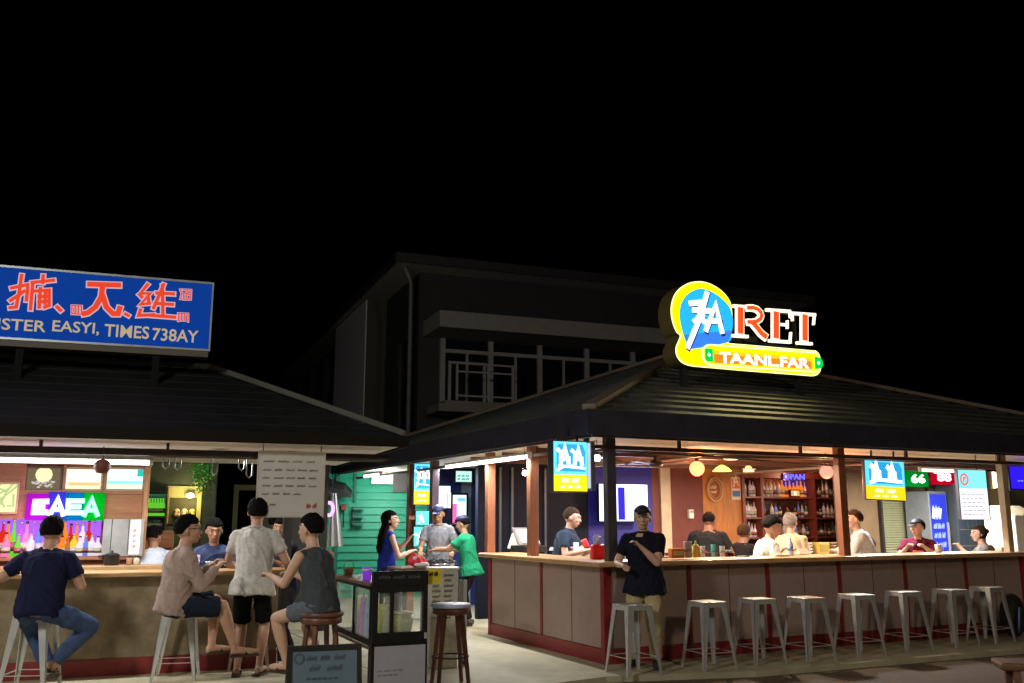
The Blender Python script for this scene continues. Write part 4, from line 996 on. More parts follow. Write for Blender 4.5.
# right kiosk tubes: one runs back along the left eave
va, za = RK.hitu(530, 457, -.12); vb, zb = RK.hitu(446, 467, -.12)
tube_light('tube_light', 'bright long tube light under the left eave of the corner bar', RK, -.12, va, (za+zb)/2, vb-va, 85, along='v', vis=7)
va2, za = RK.hitu(388, 459, -.2); 
tube_light('tube_light', 'short white tube under the far left eave near the green shed', RK, -.20, 7.3, 2.36, 1.0, 14, along='v', vis=5)
u, z = RK.hit(900, 466, 2.6)
tube_light('tube_light', 'pale tube light hidden behind the neon boxes at the right', RK, u, 2.2, 2.38, 1.6, 60, col=(1, .93, .8), vis=3)
u, z = RK.hit(995, 480, 3.3)
t = thing('wall_lamp', 'small yellow wall lamp beside the beige post', 'lamp', RK.w(u, 3.3, z), RK.yaw)
MB().tube([(0, 0, -.15), (0, 0, .15)], .03, 10).build('bulb', glow('warm_tube', (1, .82, .4), 5, True), t); MB().box(-.04, .04, .03, .08, -.17, .17).build('bracket', WHITE, t)
# ceiling fan
u, z = RK.hit(656, 464, 1.6)
t = thing('ceiling_fan', 'dark ceiling fan hanging behind the corner post', 'fan', RK.w(u, 1.6, z), RK.yaw)
MB().lathe([(.0, -.05), (.08, -.04), (.10, 0), (.08, .04), (.03, .06), (.02, .12), (0, .12)], 16).build('motor', mat('dark_brown_metal', (.05, .04, .045), .4, .4), t)
for k in range(4):
    a = k*PI/2+.3; mb = MB(); mb.bar((.08*math.cos(a), .08*math.sin(a), .0), (.5*math.cos(a), .5*math.sin(a), .02), .10, .012, .13); mb.build('blade', DWOOD, t)

# liquor shelves
u0, _ = RK.hit(742, 500, VB); u1, _ = RK.hit(846, 500, VB)
zr = [RK.hit(790, y, VB)[1] for y in (554, 537, 517.5, 497)]
t = thing('liquor_shelf', 'dark red timber back bar shelves full of bottles', 'shelf', RK.w(u0, VB-.05, 0), RK.yaw); w = u1-u0
SHW = wood('cherry_shelf', (.17, .035, .02), .35)
for z in zr: MB().box(.03, w-.03, 0, .26, z-.03, z).build('shelf_board', SHW, t)
ups = [RK.hit(px, 500, VB)[0]-u0 for px in (742, 760.5, 812.5, 846)]
for x in ups: MB().box(x-.03, x+.029, -.012, .27, .3, 2.45).build('upright', SHW, t)
MB().box(.03, w-.03, -.005, .26, 2.33, 2.45).build('top_board', SHW, t)
MB().box(ups[1]+.04, ups[2]-.04, .265, .28, zr[3]+.001, 2.32).build('backlight', glow('amber_back', (.45, .08, .02), .35, True), t)
MB().box(ups[2]-.55, ups[2]-.04, .255, .264, zr[3]+.001, 2.32).build('blue_backlight', glow('blue_back', (.03, .03, .45), .6, True), t)
rd = random.Random(21); names = {0: 'counter level', 1: 'second', 2: 'third', 3: 'top'}
for si, z in enumerate(zr[1:], 1):
    for b in range(3):
        xa, xb = ups[b]+.08, ups[b+1]-.08; n = max(4, int((xb-xa)/.095))
        for k in range(n):
            if rd.random() < .08: continue
            x = xa+(xb-xa)*(k+.5)/n
            if b == 0: c = rd.choice(['white', 'clear', 'clear'])
            elif b == 1 and si == 3: c = 'orange' if .4 < k/n < .85 else 'clear'
            else: c = rd.choice(['clear', 'blue', 'dark', 'dark', 'clear', 'dark green', 'brown'])
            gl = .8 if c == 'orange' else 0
            bay = ('left', 'middle', 'right')[b]
            bottle(RK, u0+x, VB+.06, z, (.25 if si < 3 else .30)+.06*rd.random(), c, '%s bottle in the %s bay of the %s shelf of the back bar' % (c if not gl else 'lit orange', bay, names[si]), '%s bottles, %s bay, %s shelf of the back bar' % (c, bay, names[si]), gl, rd.randint(0, 2))
u, z = RK.hit(793, 493, VB)
t = thing('digital_display', 'tiny glowing orange display among the lit top shelf bottles', 'display', RK.w(u, VB-.06, zr[3]+.001), RK.yaw)
MB().box(-.12, .12, -.0, .05, 0, .14).build('case', BLACK, t); MB().box(-.10, .10, -.006, -.0005, .02, .12).build('screen', glow('lit_display', (1, .25, .08), 1.4), t)
text_mesh('R', -.03, .03, .035, .105, -.010, -.0065, glow('lit_white', (1, .98, .88), 2.0), 'letter', t)
point('shelf_light', RK.w(u0+w*.5, VB-.5, 2.38), 9, (1, .5, .3), .08)
# orange wall things
u, z = RK.hit(715, 489.5, VB-.05)
t = thing('round_wall_sign', 'round wicker coloured wall sign with script on the orange plywood', 'wall sign', RK.w(u, VB-.05, z), RK.yaw)
mb = MB(); pts = [(.17*math.cos(a*PI/12), .21*math.sin(a*PI/12)) for a in range(25)]; mb.stroke(pts, .028, -.02, .03, cap=0)
mb.stroke([(a*.78, b*.78) for a, b in pts], .014, -.015, .03, cap=0); mb.build('ring', mat('wicker_tan', (.45, .25, .12), .6), t)
mb = MB(); scribble(mb, -.1, .11, .02, .05, -.02, .02, .016, 1, 2); scribble(mb, -.09, .09, -.06, .04, -.02, .02, .014, 1, 4); mb.build('script', mat('pale_wicker', (.6, .4, .25), .5), t)
MB().prism([(.14*math.cos(a*PI/12), .17*math.sin(a*PI/12)) for a in range(24)], .031, .045).build('backing', mat('sienna_disc', (.25, .08, .03), .5), t)
u0, u1, z0, z1 = rect_on(731, 477, 741, 500, VB-.02); w = u1-u0; h = z1-z0
t = thing('wall_poster', 'tall red and blue poster on the plywood beside the shelves', 'poster', RK.w(u0, VB-.02, z0), RK.yaw)
MB().box(0, w, 0, .015, 0, h).build('paper', mat('poster_cream', (.6, .5, .4), .6), t)
MB().box(.02, w-.02, -.003, -.0003, h*.5, h-.03).build('red_print', mat('poster_redp', (.65, .1, .05), .6), t)
MB().box(.02, w-.02, -.003, -.0003, .06, h*.4).build('blue_print', mat('poster_bluep', (.07, .14, .35), .6), t)
mb = MB(); figure_strokes(mb, w*.25, h*.6, .22, -.007, -.0035, .03); mb.build('print', mat('poster_whitep', (.7, .6, .5), .6), t)
u, z = RK.hit(692.5, 514, VB-.1)
t = thing('wall_telephone', 'small white wall box on the maroon wall left of the bulky man', 'wall box', RK.w(u, VB-.08, z), RK.yaw)
MB().box(-.05, .05, 0, .07, -.08, .08).build('case', WHITE, t, bevel=.01); MB().box(-.035, .035, -.01, 0, .02, .06).build('receiver', mat('grey_plastic', (.3, .3, .3)), t)
# back counters
t = thing('back_counter', 'dark steel back counter in front of the liquor shelves', 'counter', RK.w(0, 0, 0), RK.yaw); tb2 = thing('back_counter', 'green grey back counter along the maroon wall behind the bulky man', 'counter', RK.w(0, 0, 0), RK.yaw)
a = RK.hit(776, 550, 3.6)[0]; b = RK.hit(842, 550, 3.6)[0]
MB().box(a, b+1, 3.6, 4.2, .9, .95).build('worktop', mat('grey_worktop', (.35, .33, .3), .35, .3), t, bevel=.008); MB().box(a+.03, b+.97, 3.65, 4.2, .05, .899).build('cabinet', BLACK, t)
a2 = RK.hit(644, 545, 3.9)[0]; b2 = RK.hit(690, 545, 3.9)[0]
MB().box(a2-1.6, b2+.4, 3.9, 4.4, .95, 1.0).build('worktop', mat('green_grey_worktop', (.35, .38, .33), .35), tb2, bevel=.008); MB().box(a2-1.5, b2+.3, 3.95, 4.4, .05, .949).build('cabinet', mat('grey_cab', (.1, .1, .1), .5), tb2)
# ------------------------------------------------------------------ metal stools
def make_stool(label, loc, rot, group, hgt=.69):
    t = thing('bar_stool', label, 'bar stool', loc, rot, group)
    s = .150; mb = MB()
    MB().box(-s, s, -s, s, hgt-.012, hgt).build('seat', mat('worn_seat_steel', (.66, .64, .58), .4, .4, var=.12, scale=12), t, bevel=.010)
    mb = MB()
    for a in range(4):
        M = Matrix.Rotation(a*PI/2, 4, 'Z'); mb.box(-s+.002, s-.002, -s+.001, -s+.004, hgt-.055, hgt-.0125, M)
    mb.build('apron', STEEL, t)
    for sx, sy in ((-1, -1), (1, -1), (1, 1), (-1, 1)):
        mb = MB(); x0, y0, x1, y1 = sx*(s-.002), sy*(s-.002), sx*.215, sy*.215
        # folded sheet leg: two tapered flanges meeting at the corner
        for ax in (0, 1):
            w0, w1 = .075, .028; th = .006
            dx = (-sx, 0) if ax == 0 else (0, -sy)
            n = (0, -sy) if ax == 0 else (-sx, 0)
            def P4(x, y, w, z): return [(x, y, z), (x+dx[0]*w, y+dx[1]*w, z), (x+dx[0]*w+n[0]*th, y+dx[1]*w+n[1]*th, z), (x+n[0]*th, y+n[1]*th, z)]
            mb.hexa(P4(x1, y1, w1, .0)+P4(x0, y0, w0, hgt-.0125))
        mb.build('leg', STEEL, t)
    mb = MB(); e = .195; z = .17
    for a in range(4):
        M = Matrix.Rotation(a*PI/2, 4, 'Z'); mb.box(-e+.008, e-.008, -e-.0, -e+.018, z, z+.006, M)
    mb.build('stretcher', STEEL, t)
    return t
ORD = ['second', 'third', 'fourth', 'fifth', 'sixth', 'seventh', 'eighth']
g = 'steel bar stools along the corner bar'
uv = [RK.g(*p, .69) for p in ((632, 604), (707, 601), (757, 598), (806, 597), (856, 594), (903, 591), (950, 589), (986, 586.5))]
st0 = make_stool('galvanised steel stool in front of the standing man in black shirt', RK.w(*uv[0]), RK.yaw+.02, g)
rd = random.Random(4)
for k, p in enumerate(uv[1:]):
    dup(st0, RK.w(*p), RK.yaw+rd.uniform(-.10, .10), ('empty steel bar stool, %s from the left along the front of the corner bar' % ORD[k] if k < 6 else 'last empty steel bar stool along the corner bar, next to the red end post'), g)
gl = 'steel bar stools at the left counter'
def onpx(px, py, z=.69): p = ground(px, py, z); return Vector((p.x, p.y, 0))
sA = onpx(36, 614.5); sB = onpx(180, 607); sC = onpx(251, 601)
dup(st0, sA, .10, 'steel bar stool carrying the man in navy shirt at the far left', gl)
dup(st0, sB, .22, 'steel bar stool carrying the man in pinkish shirt', gl)
dup(st0, sC, .30, 'empty steel bar stool just behind the standing man in grey shirt', gl)

# wooden stool
p = onpx(451, 605.5, .74)
t = thing('round_stool', 'dark wooden round stool with pale blue seat top beside the black display cabinet', 'stool', p, .3)
MB().lathe([(.19, .725), (.195, .73), (.195, .752), (.19, .758), (0, .758)], 28).build('seat', mat('pale_blue_seat', (.42, .48, .72), .4), t)
MB().lathe([(.165, .66), (.18, .67), (.18, .7245), (0, .7246)], 28).build('seat_rim', wood('dark_red_wood', (.13, .045, .025), .4), t)
for k in range(4):
    a = PI/4+k*PI/2; MB().bar((.12*math.cos(a), .12*math.sin(a), .68), (.21*math.cos(a), .21*math.sin(a), 0), .042, .042, .03, .03).build('leg', wood('dark_red_wood', (.13, .045, .025)), t, bevel=.005)
mb = MB(); pts = [(.175*math.cos(a*PI/12), .175*math.sin(a*PI/12), .27) for a in range(25)]; mb.tube(pts, .008, 6, False); mb.build('foot_ring', DARKSTEEL, t)

# black display cabinet

c7 = ground(373, 587, 1.0)
cab_o = Vector((c7.x, c7.y, 0)); CK = Frame(tuple(cab_o), 24)
CK.o = cab_o
p2 = CK.g(322, 578, 1.0); L = p2[1]
wd = CK.hit(428, 600, 0)[0]
t = thing('display_cabinet', 'black framed display cabinet with clear side panes, dark front door and white poster below', 'display cabinet', CK.o, CK.yaw)
BM = mat('satin_black_metal', (.006, .006, .007), .45, 0, var=.2, spec=.3)
zs_ = .53
def cz(px, py): return CK.hit(px, py, 0)
ztop_ = 1.0; zhead = cz(400, 571)[1]
MB().box(0, wd, 0, .06, cz(400, 683)[1]-.5 if False else .05, zs_-.002).build('lower_front', BM, t)
fb = MB(); 
fb.box(0, .05, 0, .035, zs_, ztop_).box(wd-.04, wd, 0, .035, zs_, ztop_).box(.051, wd-.041, 0, .035, zs_, zs_+.09).box(.051, wd-.041, 0, .035, ztop_-.05, ztop_).box(.16, .19, .0, .034, zs_+.091, ztop_-.051)
fb.build('front_door', BM, t, bevel=.004)
GLS = mat('dark_glass', (.9, 1, .9), .03, var=0, trans=.0, alpha=.18, spec=.6)
MB().box(.051, wd-.041, .036, .04, zs_+.091, ztop_-.051).build('front_pane', GLS, t)
MB().box(0, wd, -.004, .05, ztop_+.001, zhead).build('header', BM, t, bevel=.004)
mb = MB(); scribble(mb, .05, wd-.05, ztop_+.065, .032, -.008, -.0045, .005, 3, 6); mb.build('header_lettering', mat('faint_grey_print', (.08, .085, .09), .5), t)
mb = MB(); mb.box(0, .035, .061, .10, 0, ztop_-.0).box(0, .035, L-.04, L, 0, ztop_).box(wd-.035, wd, L-.04, L, 0, ztop_).box(wd-.035, wd, .061, .10, 0, ztop_).box(0, .035, .45*L, .45*L+.04, zs_+.03, ztop_-.031)
mb.box(0, .035, .101, L-.041, ztop_-.03, ztop_-.0).box(0, .035, .101, L-.041, zs_-.02, zs_+.03).box(wd-.035, wd, .101, L-.041, ztop_-.03, ztop_).box(wd-.035, wd, .101, L-.041, zs_-.02, zs_+.03)
mb.build('frame', BM, t, bevel=.003)
MB().box(.04, wd-.04, .07, L-.01, zs_-.01, zs_+.0).build('shelf', BM, t)
MB().box(-.02, wd+.0, .052, L+.02, ztop_+.001, ztop_+.03).build('top', wood('brown_table_top', (.16, .09, .06), .35), t, bevel=.004)
MB().box(.012, .016, .101, .45*L-.001, zs_+.031, ztop_-.031).box(.012, .016, .45*L+.041, L-.041, zs_+.031, ztop_-.031).build('side_pane', GLS, t)
MB().box(-.004, -.0005, .06, L, zs_-.05, zs_-.021).build('drip_rail', mat('satin_steel', (.25, .26, .26), .3, .8), t)
x0, z1 = cz(374.5, 647); x1, z0 = cz(424.5, 692)
MB().box(x0, x1-.0, -.004, -.0005, .12, z1).build('poster', mat('white_poster', (.30, .30, .35), .5, var=.06), t)
mb = MB(); scribble(mb, x0+.03, x0+.27, z1-.20, .008, -.006, -.0041, .003, 4, 2); scribble(mb, x0+.03, x0+.22, z1-.235, .006, -.006, -.0041, .003, 4, 3); mb.build('poster_print', mat('grey_ink', (.15, .15, .2), .6), t)
MB().box(wd-.03, wd-.012, -.02, -.001, zs_+.03, zs_+.08).build('latch', STEEL, t)
# goods in the cabinet (things on its shelf)
def on(fr, u, v, z): return fr.w(u, v, z)
for k, (u, v, c, lb, kind) in enumerate(((.17, .26, (.45, .5, .08), 'yellow green glass jar inside the front of the black cabinet', 0), (.32, .22, (.30, .33, .06), 'wide olive bowl behind the cabinet front door', 1), (.12, .62, (.45, .1, .5), 'violet pouch inside the side of the black cabinet', 2), (.14, .9, (.65, .6, .42), 'cream bag with looped strap inside the black cabinet', 2), (.12, .45, (.15, .3, .55), 'blue foil bag inside the black cabinet', 2))):
    q_ = thing('jar' if kind == 0 else 'bowl' if kind == 1 else 'pouch', lb, 'jar' if kind == 0 else 'bowl' if kind == 1 else 'pouch', on(CK, u, v, zs_+.001), CK.yaw)
    m = mat('cab_item%d' % k, c, .4, var=.4, scale=25)
    if kind == 0: MB().lathe([(.05, 0), (.06, .02), (.06, .22), (.04, .27), (.045, .30), (0, .30)], 16).build('body', m, q_)
    elif kind == 1: MB().lathe([(.05, 0), (.09, .05), (.11, .16), (.105, .22), (.09, .16), (0, .05)], 18).build('body', m, q_); MB().lathe([(.105, .225), (.108, .235), (0, .25)], 18).build('lid', mat('pale_lid', (.6, .65, .35), .5), q_)
    else:
        MB().hexa([(-.07, -.05, 0), (.07, -.05, 0), (.07, .05, 0), (-.07, .05, 0), (-.05, -.015, .34), (.05, -.015, .34), (.05, .015, .34), (-.05, .015, .34)]).build('body', m, q_, bevel=.012)
        MB().tube([(-.03, 0, .34), (-.03, 0, .4), (.03, 0, .4), (.03, 0, .34)], .006, 6).build('strap', mat('tan_strap', (.3, .2, .1), .6), q_)
point('cabinet_lamp', on(CK, .2, .7, .97), .5, (.9, 1, .6), .03)
# items on the cabinet top
t = thing('basket', 'small tan wicker basket with hooped handle on top of the cabinet rear', 'basket', on(CK, .1, L-.15, 1.031), .3); t.scale = (.62, .62, .62)
MB().lathe([(.06, 0), (.085, .09), (.09, .10), (.08, .095), (.055, .01), (0, .01)], 16).build('bowl', mat('wicker', (.38, .22, .1), .7, var=.3, scale=60), t)
MB().tube([(.085*math.cos(a), 0, .09+.13*math.sin(a)) for a in [k*PI/10 for k in range(11)]], .007, 6).build('handle', mat('wicker', (.38, .22, .1)), t)
t = thing('tumbler', 'violet tumbler standing on the cabinet top beside the header', 'tumbler', on(CK, .06, .42, 1.031), 0)
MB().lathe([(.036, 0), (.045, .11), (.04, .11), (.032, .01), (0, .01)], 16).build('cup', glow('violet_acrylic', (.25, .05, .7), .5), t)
MB().lathe([(.046, .08), (.046, .1)], 16).build('band', mat('pale_band', (.6, .5, .7), .4), t)
t = thing('yellow_notice', 'bright yellow card notice stuck to the corner of the cabinet header', 'notice', on(CK, wd+.003, .0, zhead-.12), CK.yaw)
MB().box(0, .13, .03, .035, 0, .13).build('card', mat('notice_yellow', (.62, .50, .03), .6), t)
mb = MB(); scribble(mb, .015, .11, .075, .03, .026, .0299, .008, 2, 1); mb.build('print', mat('notice_ink', (.05, .05, .03)), t)
# vendor table behind with goods, printed white tub, plate
TK = Frame(tuple(Vector((ground(365, 640).x, ground(365, 640).y, 0))), 24)
TK.o = Vector((-1.75, 10.9, 0))
ta = TK.hit(402, 560, 0)[0]; tb = TK.hit(462, 560, 0)[0]
t = thing('folding_table', 'narrow brown trestle table heaped with goods in front of the plaid shirted man', 'table', TK.w(ta, 0, 0), TK.yaw)
w = tb-ta
MB().box(0, w, 0, .6, .97, 1.0).build('table_top', wood('brown_table_top', (.16, .09, .06)), t, bevel=.006)
for x, y in ((.03, .03), (w-.07, .03), (w-.07, .53), (.03, .53)): MB().box(x, x+.04, y, y+.04, 0, .969).build('leg', DARKSTEEL, t)
for k, (f, c, lb) in enumerate(((.12, (.75, .05, .08), 'red and white cloth bundle on the trestle table'), )):
    q_ = thing('cloth_bundle', lb, 'bundle', TK.w(ta+w*.35, .15, 1.001), .2); mb = MB()
    rd = random.Random(8)
    for i in range(9): mb.ball((rd.uniform(-.08, .08), rd.uniform(-.05, .05), .04+rd.random()*.09), .035+.03*rd.random(), 8)
    mb.build('red_cloth', mat('bright_red_cloth', (.75, .03, .06), .7), q_); MB().ball((.02, -.06, .035), .08, 10, (1.2, .7, .4)).ball((-.06, -.05, .10), .035, 8).build('white_cloth', mat('white_cloth', (.75, .7, .72), .7), q_)
q_ = thing('net_heap', 'heap of dark grey netting on the trestle table under the reaching hands', 'netting', TK.w(ta+w*.72, .25, 1.001), 0)
mb = MB(); rd = random.Random(9)
for i in range(70):
    a = rd.random()*6.28; r = rd.random()**.5*.22; mb.ball((r*math.cos(a), r*.8*math.sin(a), .015+(.13-r*.4)*rd.random()), .012+.018*rd.random(), 6, (1.4, 1, .7))
mb.build('mesh', mat('grey_net', (.13, .15, .17), .6, var=.6, scale=60, bump=.4), q_)
q_ = thing('serving_dish', 'grey white oval dish under the netting at the table edge', 'dish', TK.w(ta+w*.68, -.0, 1.001), 0)
MB().lathe([(.05, 0), (.13, .03), (.14, .04), (.12, .035), (0, .012)], 20).build('dish', mat('pale_china', (.5, .5, .55), .3), q_)
pO = ground(447, 640, 0); pO = Vector((pO.x, pO.y+.2, 0)); 
NK = Frame(tuple(Vector((-.86, 10.35, 0))), 14)
a, z1 = NK.hit(431, 568, 0); b, z0 = NK.hit(458, 605, 0)
t = thing('printed_box', 'tall white printed tub with black sketch pattern standing behind the round stool', 'box', NK.w(a, 0, 0), NK.yaw)
w = b-a
MB().box(0, w, 0, .3, 0, z1-.02).build('body', mat('newsprint_white', (.42, .40, .33), .6, var=.25, scale=14), t, bevel=.01)
MB().box(-.01, w+.01, -.01, .31, z1-.019, z1).build('lid', mat('pale_lid2', (.6, .6, .5), .5), t)
mb = MB()
for k in range(9): scribble(mb, .02, w-.03, z1-.09-k*.055, .03, -.004, -.0001, .006, 2, k)
mb.build('print', mat('soft_black_ink', (.06, .06, .06), .6), t)
a2, _ = NK.hit(458, 600, .1); b2, _ = NK.hit(466, 600, .1)
t = thing('panel_board', 'plain pale grey board leaning beside the printed tub', 'board', NK.w(a2+.01, .1, 0), NK.yaw)
MB().box(0, b2-a2, 0, .02, 0, NK.hit(462, 580, .1)[1]).build('board', mat('pale_grey_board', (.33, .33, .33), .6), t)
MB().box(.01, b2-a2-.01, -.004, -.0002, .02, .06).build('foot_strip', DARKSTEEL, t)

# A-frame sign
pA = ground(292, 646, .72)
AK = Frame((pA.x, pA.y, 0), 16); w = AK.hit(357, 644, 0)[0]
t = thing('a_frame_board', 'black A frame pavement board with slate blue poster at the bottom edge', 'sandwich board', AK.o, AK.yaw)
mb = MB(); h = .72; s = .22
def sl(z, y=0): return -(h-z)*s/h+y
def face(m, x0, x1, z0, z1, y0, y1): m.hexa([(x0, sl(z0)+y0, z0), (x1, sl(z0)+y0, z0), (x1, sl(z0)+y1, z0), (x0, sl(z0)+y1, z0), (x0, sl(z1)+y0, z1), (x1, sl(z1)+y0, z1), (x1, sl(z1)+y1, z1), (x0, sl(z1)+y1, z1)])
face(mb, -.03, .0, 0, h, -.02, .015); face(mb, w, w+.03, 0, h, -.02, .015); face(mb, .0005, w-.0005, h-.03, h, -.02, .015); face(mb, .0005, w-.0005, .05, .08, -.02, .015)
mb.build('frame', BM, t)
m = MB(); face(m, .001, w-.001, .081, h-.031, -.01, .005); m.build('poster', mat('slate_blue_poster', (.065, .11, .15), .5, var=.1), t)
m = MB()
for z in (.655,): pass
mk = mat('pale_slate_print', (.03, .05, .09), .5)
mb = MB()
scribble(mb, .10, w-.06, .63, .025, -.001, .001, .008, 3, 1); scribble(mb, .12, w-.08, .565, .03, -.001, .001, .010, 2, 2); scribble(mb, .10, w-.12, .51, .008, -.001, .001, .005, 6, 3); scribble(mb, .10, w-.12, .47, .008, -.001, .001, .005, 6, 4)
o = mb.build('print', mk, t); 
for vtx in o.data.vertices: vtx.co.y += sl(vtx.co.z)-.012
mb = MB(); mb.stroke([(.05+.03*math.cos(a*PI/6), .64+.03*math.sin(a*PI/6)) for a in range(13)], .012, -.001, .001); o = mb.build('emblem', mk, t)
for vtx in o.data.vertices: vtx.co.y += sl(vtx.co.z)-.012
b_ = MB(); b_.hexa([(-.03, .0+.02, h-.03), (0, .02, h-.03), (0, .04, h-.03), (-.03, .04, h-.03), (-.03, .02, h), (0, .02, h), (0, .04, h), (-.03, .04, h)])
for x in (-.03, w): b_.bar((x+.015, .03, h-.02), (x+.015, .28, 0), .03, .02)
b_.build('rear_leg', BM, t)

# right foreground bench corner
q0 = ground(990, 657, .42)
t = thing('wooden_bench', 'rough brown wooden bench top at the bottom right corner', 'bench', (q0.x, q0.y, -.06), R(-14))
MB().box(0, 1.3, -.36, 0, .42, .48).build('seat', wood('rough_brown_wood', (.14, .065, .035), .6, (3, 10, 10), .4), t, bevel=.02)
for x in (.12, 1.1):
    MB().bar((x, -.05, .42), (x, .02, 0), .05, .06).build('leg', wood('rough_brown_wood', (.14, .065, .035)), t); MB().bar((x, -.31, .42), (x, -.38, 0), .05, .06).build('leg', wood('rough_brown_wood', (.14, .065, .035)), t)

# ------------------------------------------------------------------ things on the right counter
CT = 1.101
def oncounter(px, py, zc=CT):
    p = ground(px, py, zc); return Vector((p.x, p.y, zc))
t = thing('ice_bucket', 'bright red plastic bucket bag with white scrunched top on the bar corner', 'bag', oncounter(599, 559), .3)
MB().hexa([(-.10, -.06, 0), (.10, -.06, 0), (.10, .06, 0), (-.10, .06, 0), (-.09, -.05, .17), (.09, -.05, .17), (.09, .05, .17), (-.09, .05, .17)]).build('body', mat('glossy_red', (.75, .02, .015), .35), t, bevel=.02)
mb = MB(); rd = random.Random(1)
for k in range(8): mb.bar((rd.uniform(-.06, .06), 0, .16), (rd.uniform(-.05, .05), rd.uniform(-.04, .04), .25+.04*rd.random()), .03, .012)
mb.build('tissue', mat('blue_white_tissue', (.45, .5, .7), .5), t)
t = thing('red_folder', 'crumpled red packet held in front of the navy shirted barman', 'packet', oncounter(583, 553)+Vector((0, .15, .06)), .3)
MB().hexa([(-.16, -.03, 0), (.10, -.05, .02), (.10, .05, .02), (-.16, .04, 0), (-.14, -.02, .06), (.06, -.03, .14), (.06, .03, .14), (-.14, .03, .06)]).build('cover', mat('glossy_red', (.75, .02, .015)), t, bevel=.015)
MB().box(-.12, .06, -.05, .05, -.03, -.001).build('pages', mat('pale_green_paper', (.35, .5, .3), .6), t)
t = thing('cash_register', 'dark point of sale terminal with tilted bright screen on the left wing of the bar', 'cash register', oncounter(514, 552)+RK.u*.25, RK.yaw+.15)
MB().box(-.2, .2, -.15, .2, 0, .09).build('base', BLACK, t, bevel=.01)
MB().hexa([(-.2, -.05, .10), (.17, -.05, .10), (.17, .03, .10), (-.2, .03, .10), (-.24, .07, .34), (.13, .07, .34), (.13, .11, .34), (-.24, .11, .34)]).build('display_case', mat('grey_plastic', (.3, .3, .3)), t, bevel=.006)
MB().hexa([(-.17, -.055, .13), (.145, -.055, .13), (.145, -.045, .13), (-.17, -.045, .13), (-.205, .052, .315), (.11, .052, .315), (.11, .066, .315), (-.205, .066, .315)]).build('screen', glow('pos_screen', (.85, .88, .8), .75), t)
for k in range(3):
    q_ = thing('papers', ['stack of white papers right of the terminal', 'white carrier bag left of the terminal on the bar', 'white receipt printer beside the wooden side post'][k], ['papers', 'bag', 'printer'][k], oncounter((541, 497, 556)[k], (551, 549, 555)[k])+RK.u*.3, RK.yaw)
    if k == 0:
        for j in range(4): MB().box(-.12+j*.004, .12+j*.004, -.1, .09-j*.005, .004+j*.012, .014+j*.012).build('sheet', WHITE, q_)
    elif k == 1:
        mb = MB(); mb.hexa([(-.1, -.07, 0), (.1, -.07, 0), (.1, .07, 0), (-.1, .07, 0), (-.03, -.02, .24), (.05, -.03, .2), (.05, .03, .2), (-.03, .02, .26)]); mb.build('bag', WHITE, q_, bevel=.02)
        MB().tube([(-.02, 0, .23), (0, 0, .3), (.03, 0, .21)], .006, 6).build('handle', WHITE, q_)
    else:
        MB().box(-.08, .08, -.07, .07, 0, .1).build('case', WHITE, q_, bevel=.015); MB().box(-.04, .04, -.01, .0, .101, .16).build('receipt', WHITE, q_)
# condiments tray at u from 672 to 722
c0 = oncounter(697, 555.5); 
t = thing('serving_tray', 'dark red flat tray under the condiments on the front of the bar', 'tray', c0+RK.v*.2, RK.yaw)
MB().box(-.42, .42, -.10, .12, 0, .012).box(-.42, .42, -.10, -.09, .0121, .03).box(-.42, .42, .11, .12, .0121, .03).build('tray', mat('maroon_tray', (.12, .02, .03), .35), t, bevel=.003)
TZ = CT+.0125
def tr(px, dv=.12, z=TZ):
    u, _ = RK.hit(px, 545, dv); return RK.w(u, dv, z)
def cup(px, r, h, c, label, em=0, dv=.12, cat='cup', handle=False, name='cup', z=TZ):
    t = thing(name, label, cat, tr(px, dv, z), 0); m = mat('cup_%d' % px, c, .35)
    MB().lathe([(r*.8, 0), (r, h*.9), (r, h), (r*.85, h), (r*.75, .01), (0, .01)], 16).build('body', m, t)
    MB().lathe([(r+.002, h*.4), (r*1.0+.002, h*.55)], 16).build('band', mat('band_%d' % px, (c[0]*.5, c[1]*.5, c[2]*.5), .5), t)
    if handle: MB().tube([(r*.9, 0, h*.2), (r+.03, 0, h*.3), (r+.03, 0, h*.7), (r*.95, 0, h*.8)], .006, 6).build('handle', m, t)
cup(687.5, .05, .19, (.55, .55, .55), 'clear grey plastic pitcher at the left of the condiments', name='pitcher', cat='pitcher', handle=True)
cup(702.5, .03, .13, (.75, .78, .7), 'pale ribbed glass right of the yellow sauce bottle')
cup(713, .027, .15, (.12, .65, .6), 'tall turquoise cup on the condiment tray')
cup(722, .033, .13, (.7, .68, .62), 'white cup at the right of the turquoise one')
t = thing('sauce_bottle', 'squat yellow sauce bottle on the condiment tray', 'bottle', tr(695.5), 0)
MB().lathe([(.042, 0), (.045, .01), (.045, .13), (.03, .15), (.015, .155), (.012, .18), (0, .18)], 16).build('body', mat('mustard_yellow', (.8, .5, .02), .35), t)
MB().lathe([(.018, .15), (.014, .172), (.006, .2), (0, .2)], 12).build('nozzle', mat('mustard_cap', (.7, .6, .1), .4), t)
t = thing('snack_box', 'small orange printed snack box beside the standing man', 'box', tr(676, .14), RK.yaw)
MB().box(-.09, .09, -.04, .04, 0, .11).build('carton', mat('orange_card', (.75, .2, .03), .5), t, bevel=.004); MB().box(-.07, .07, -.043, -.0405, .03, .08).build('print', mat('cream_print', (.7, .6, .3), .5), t)
t = thing('condiment_caddy', 'small black wire caddy at the right end of the tray', 'caddy', tr(728, .14), RK.yaw)
MB().box(-.05, .05, -.04, .04, 0, .05).build('basket', BLACK, t); MB().ball((-.02, 0, .06), .025, 8).ball((.025, 0, .06), .02, 8).build('lids', mat('grey_plastic', (.3, .3, .3)), t)
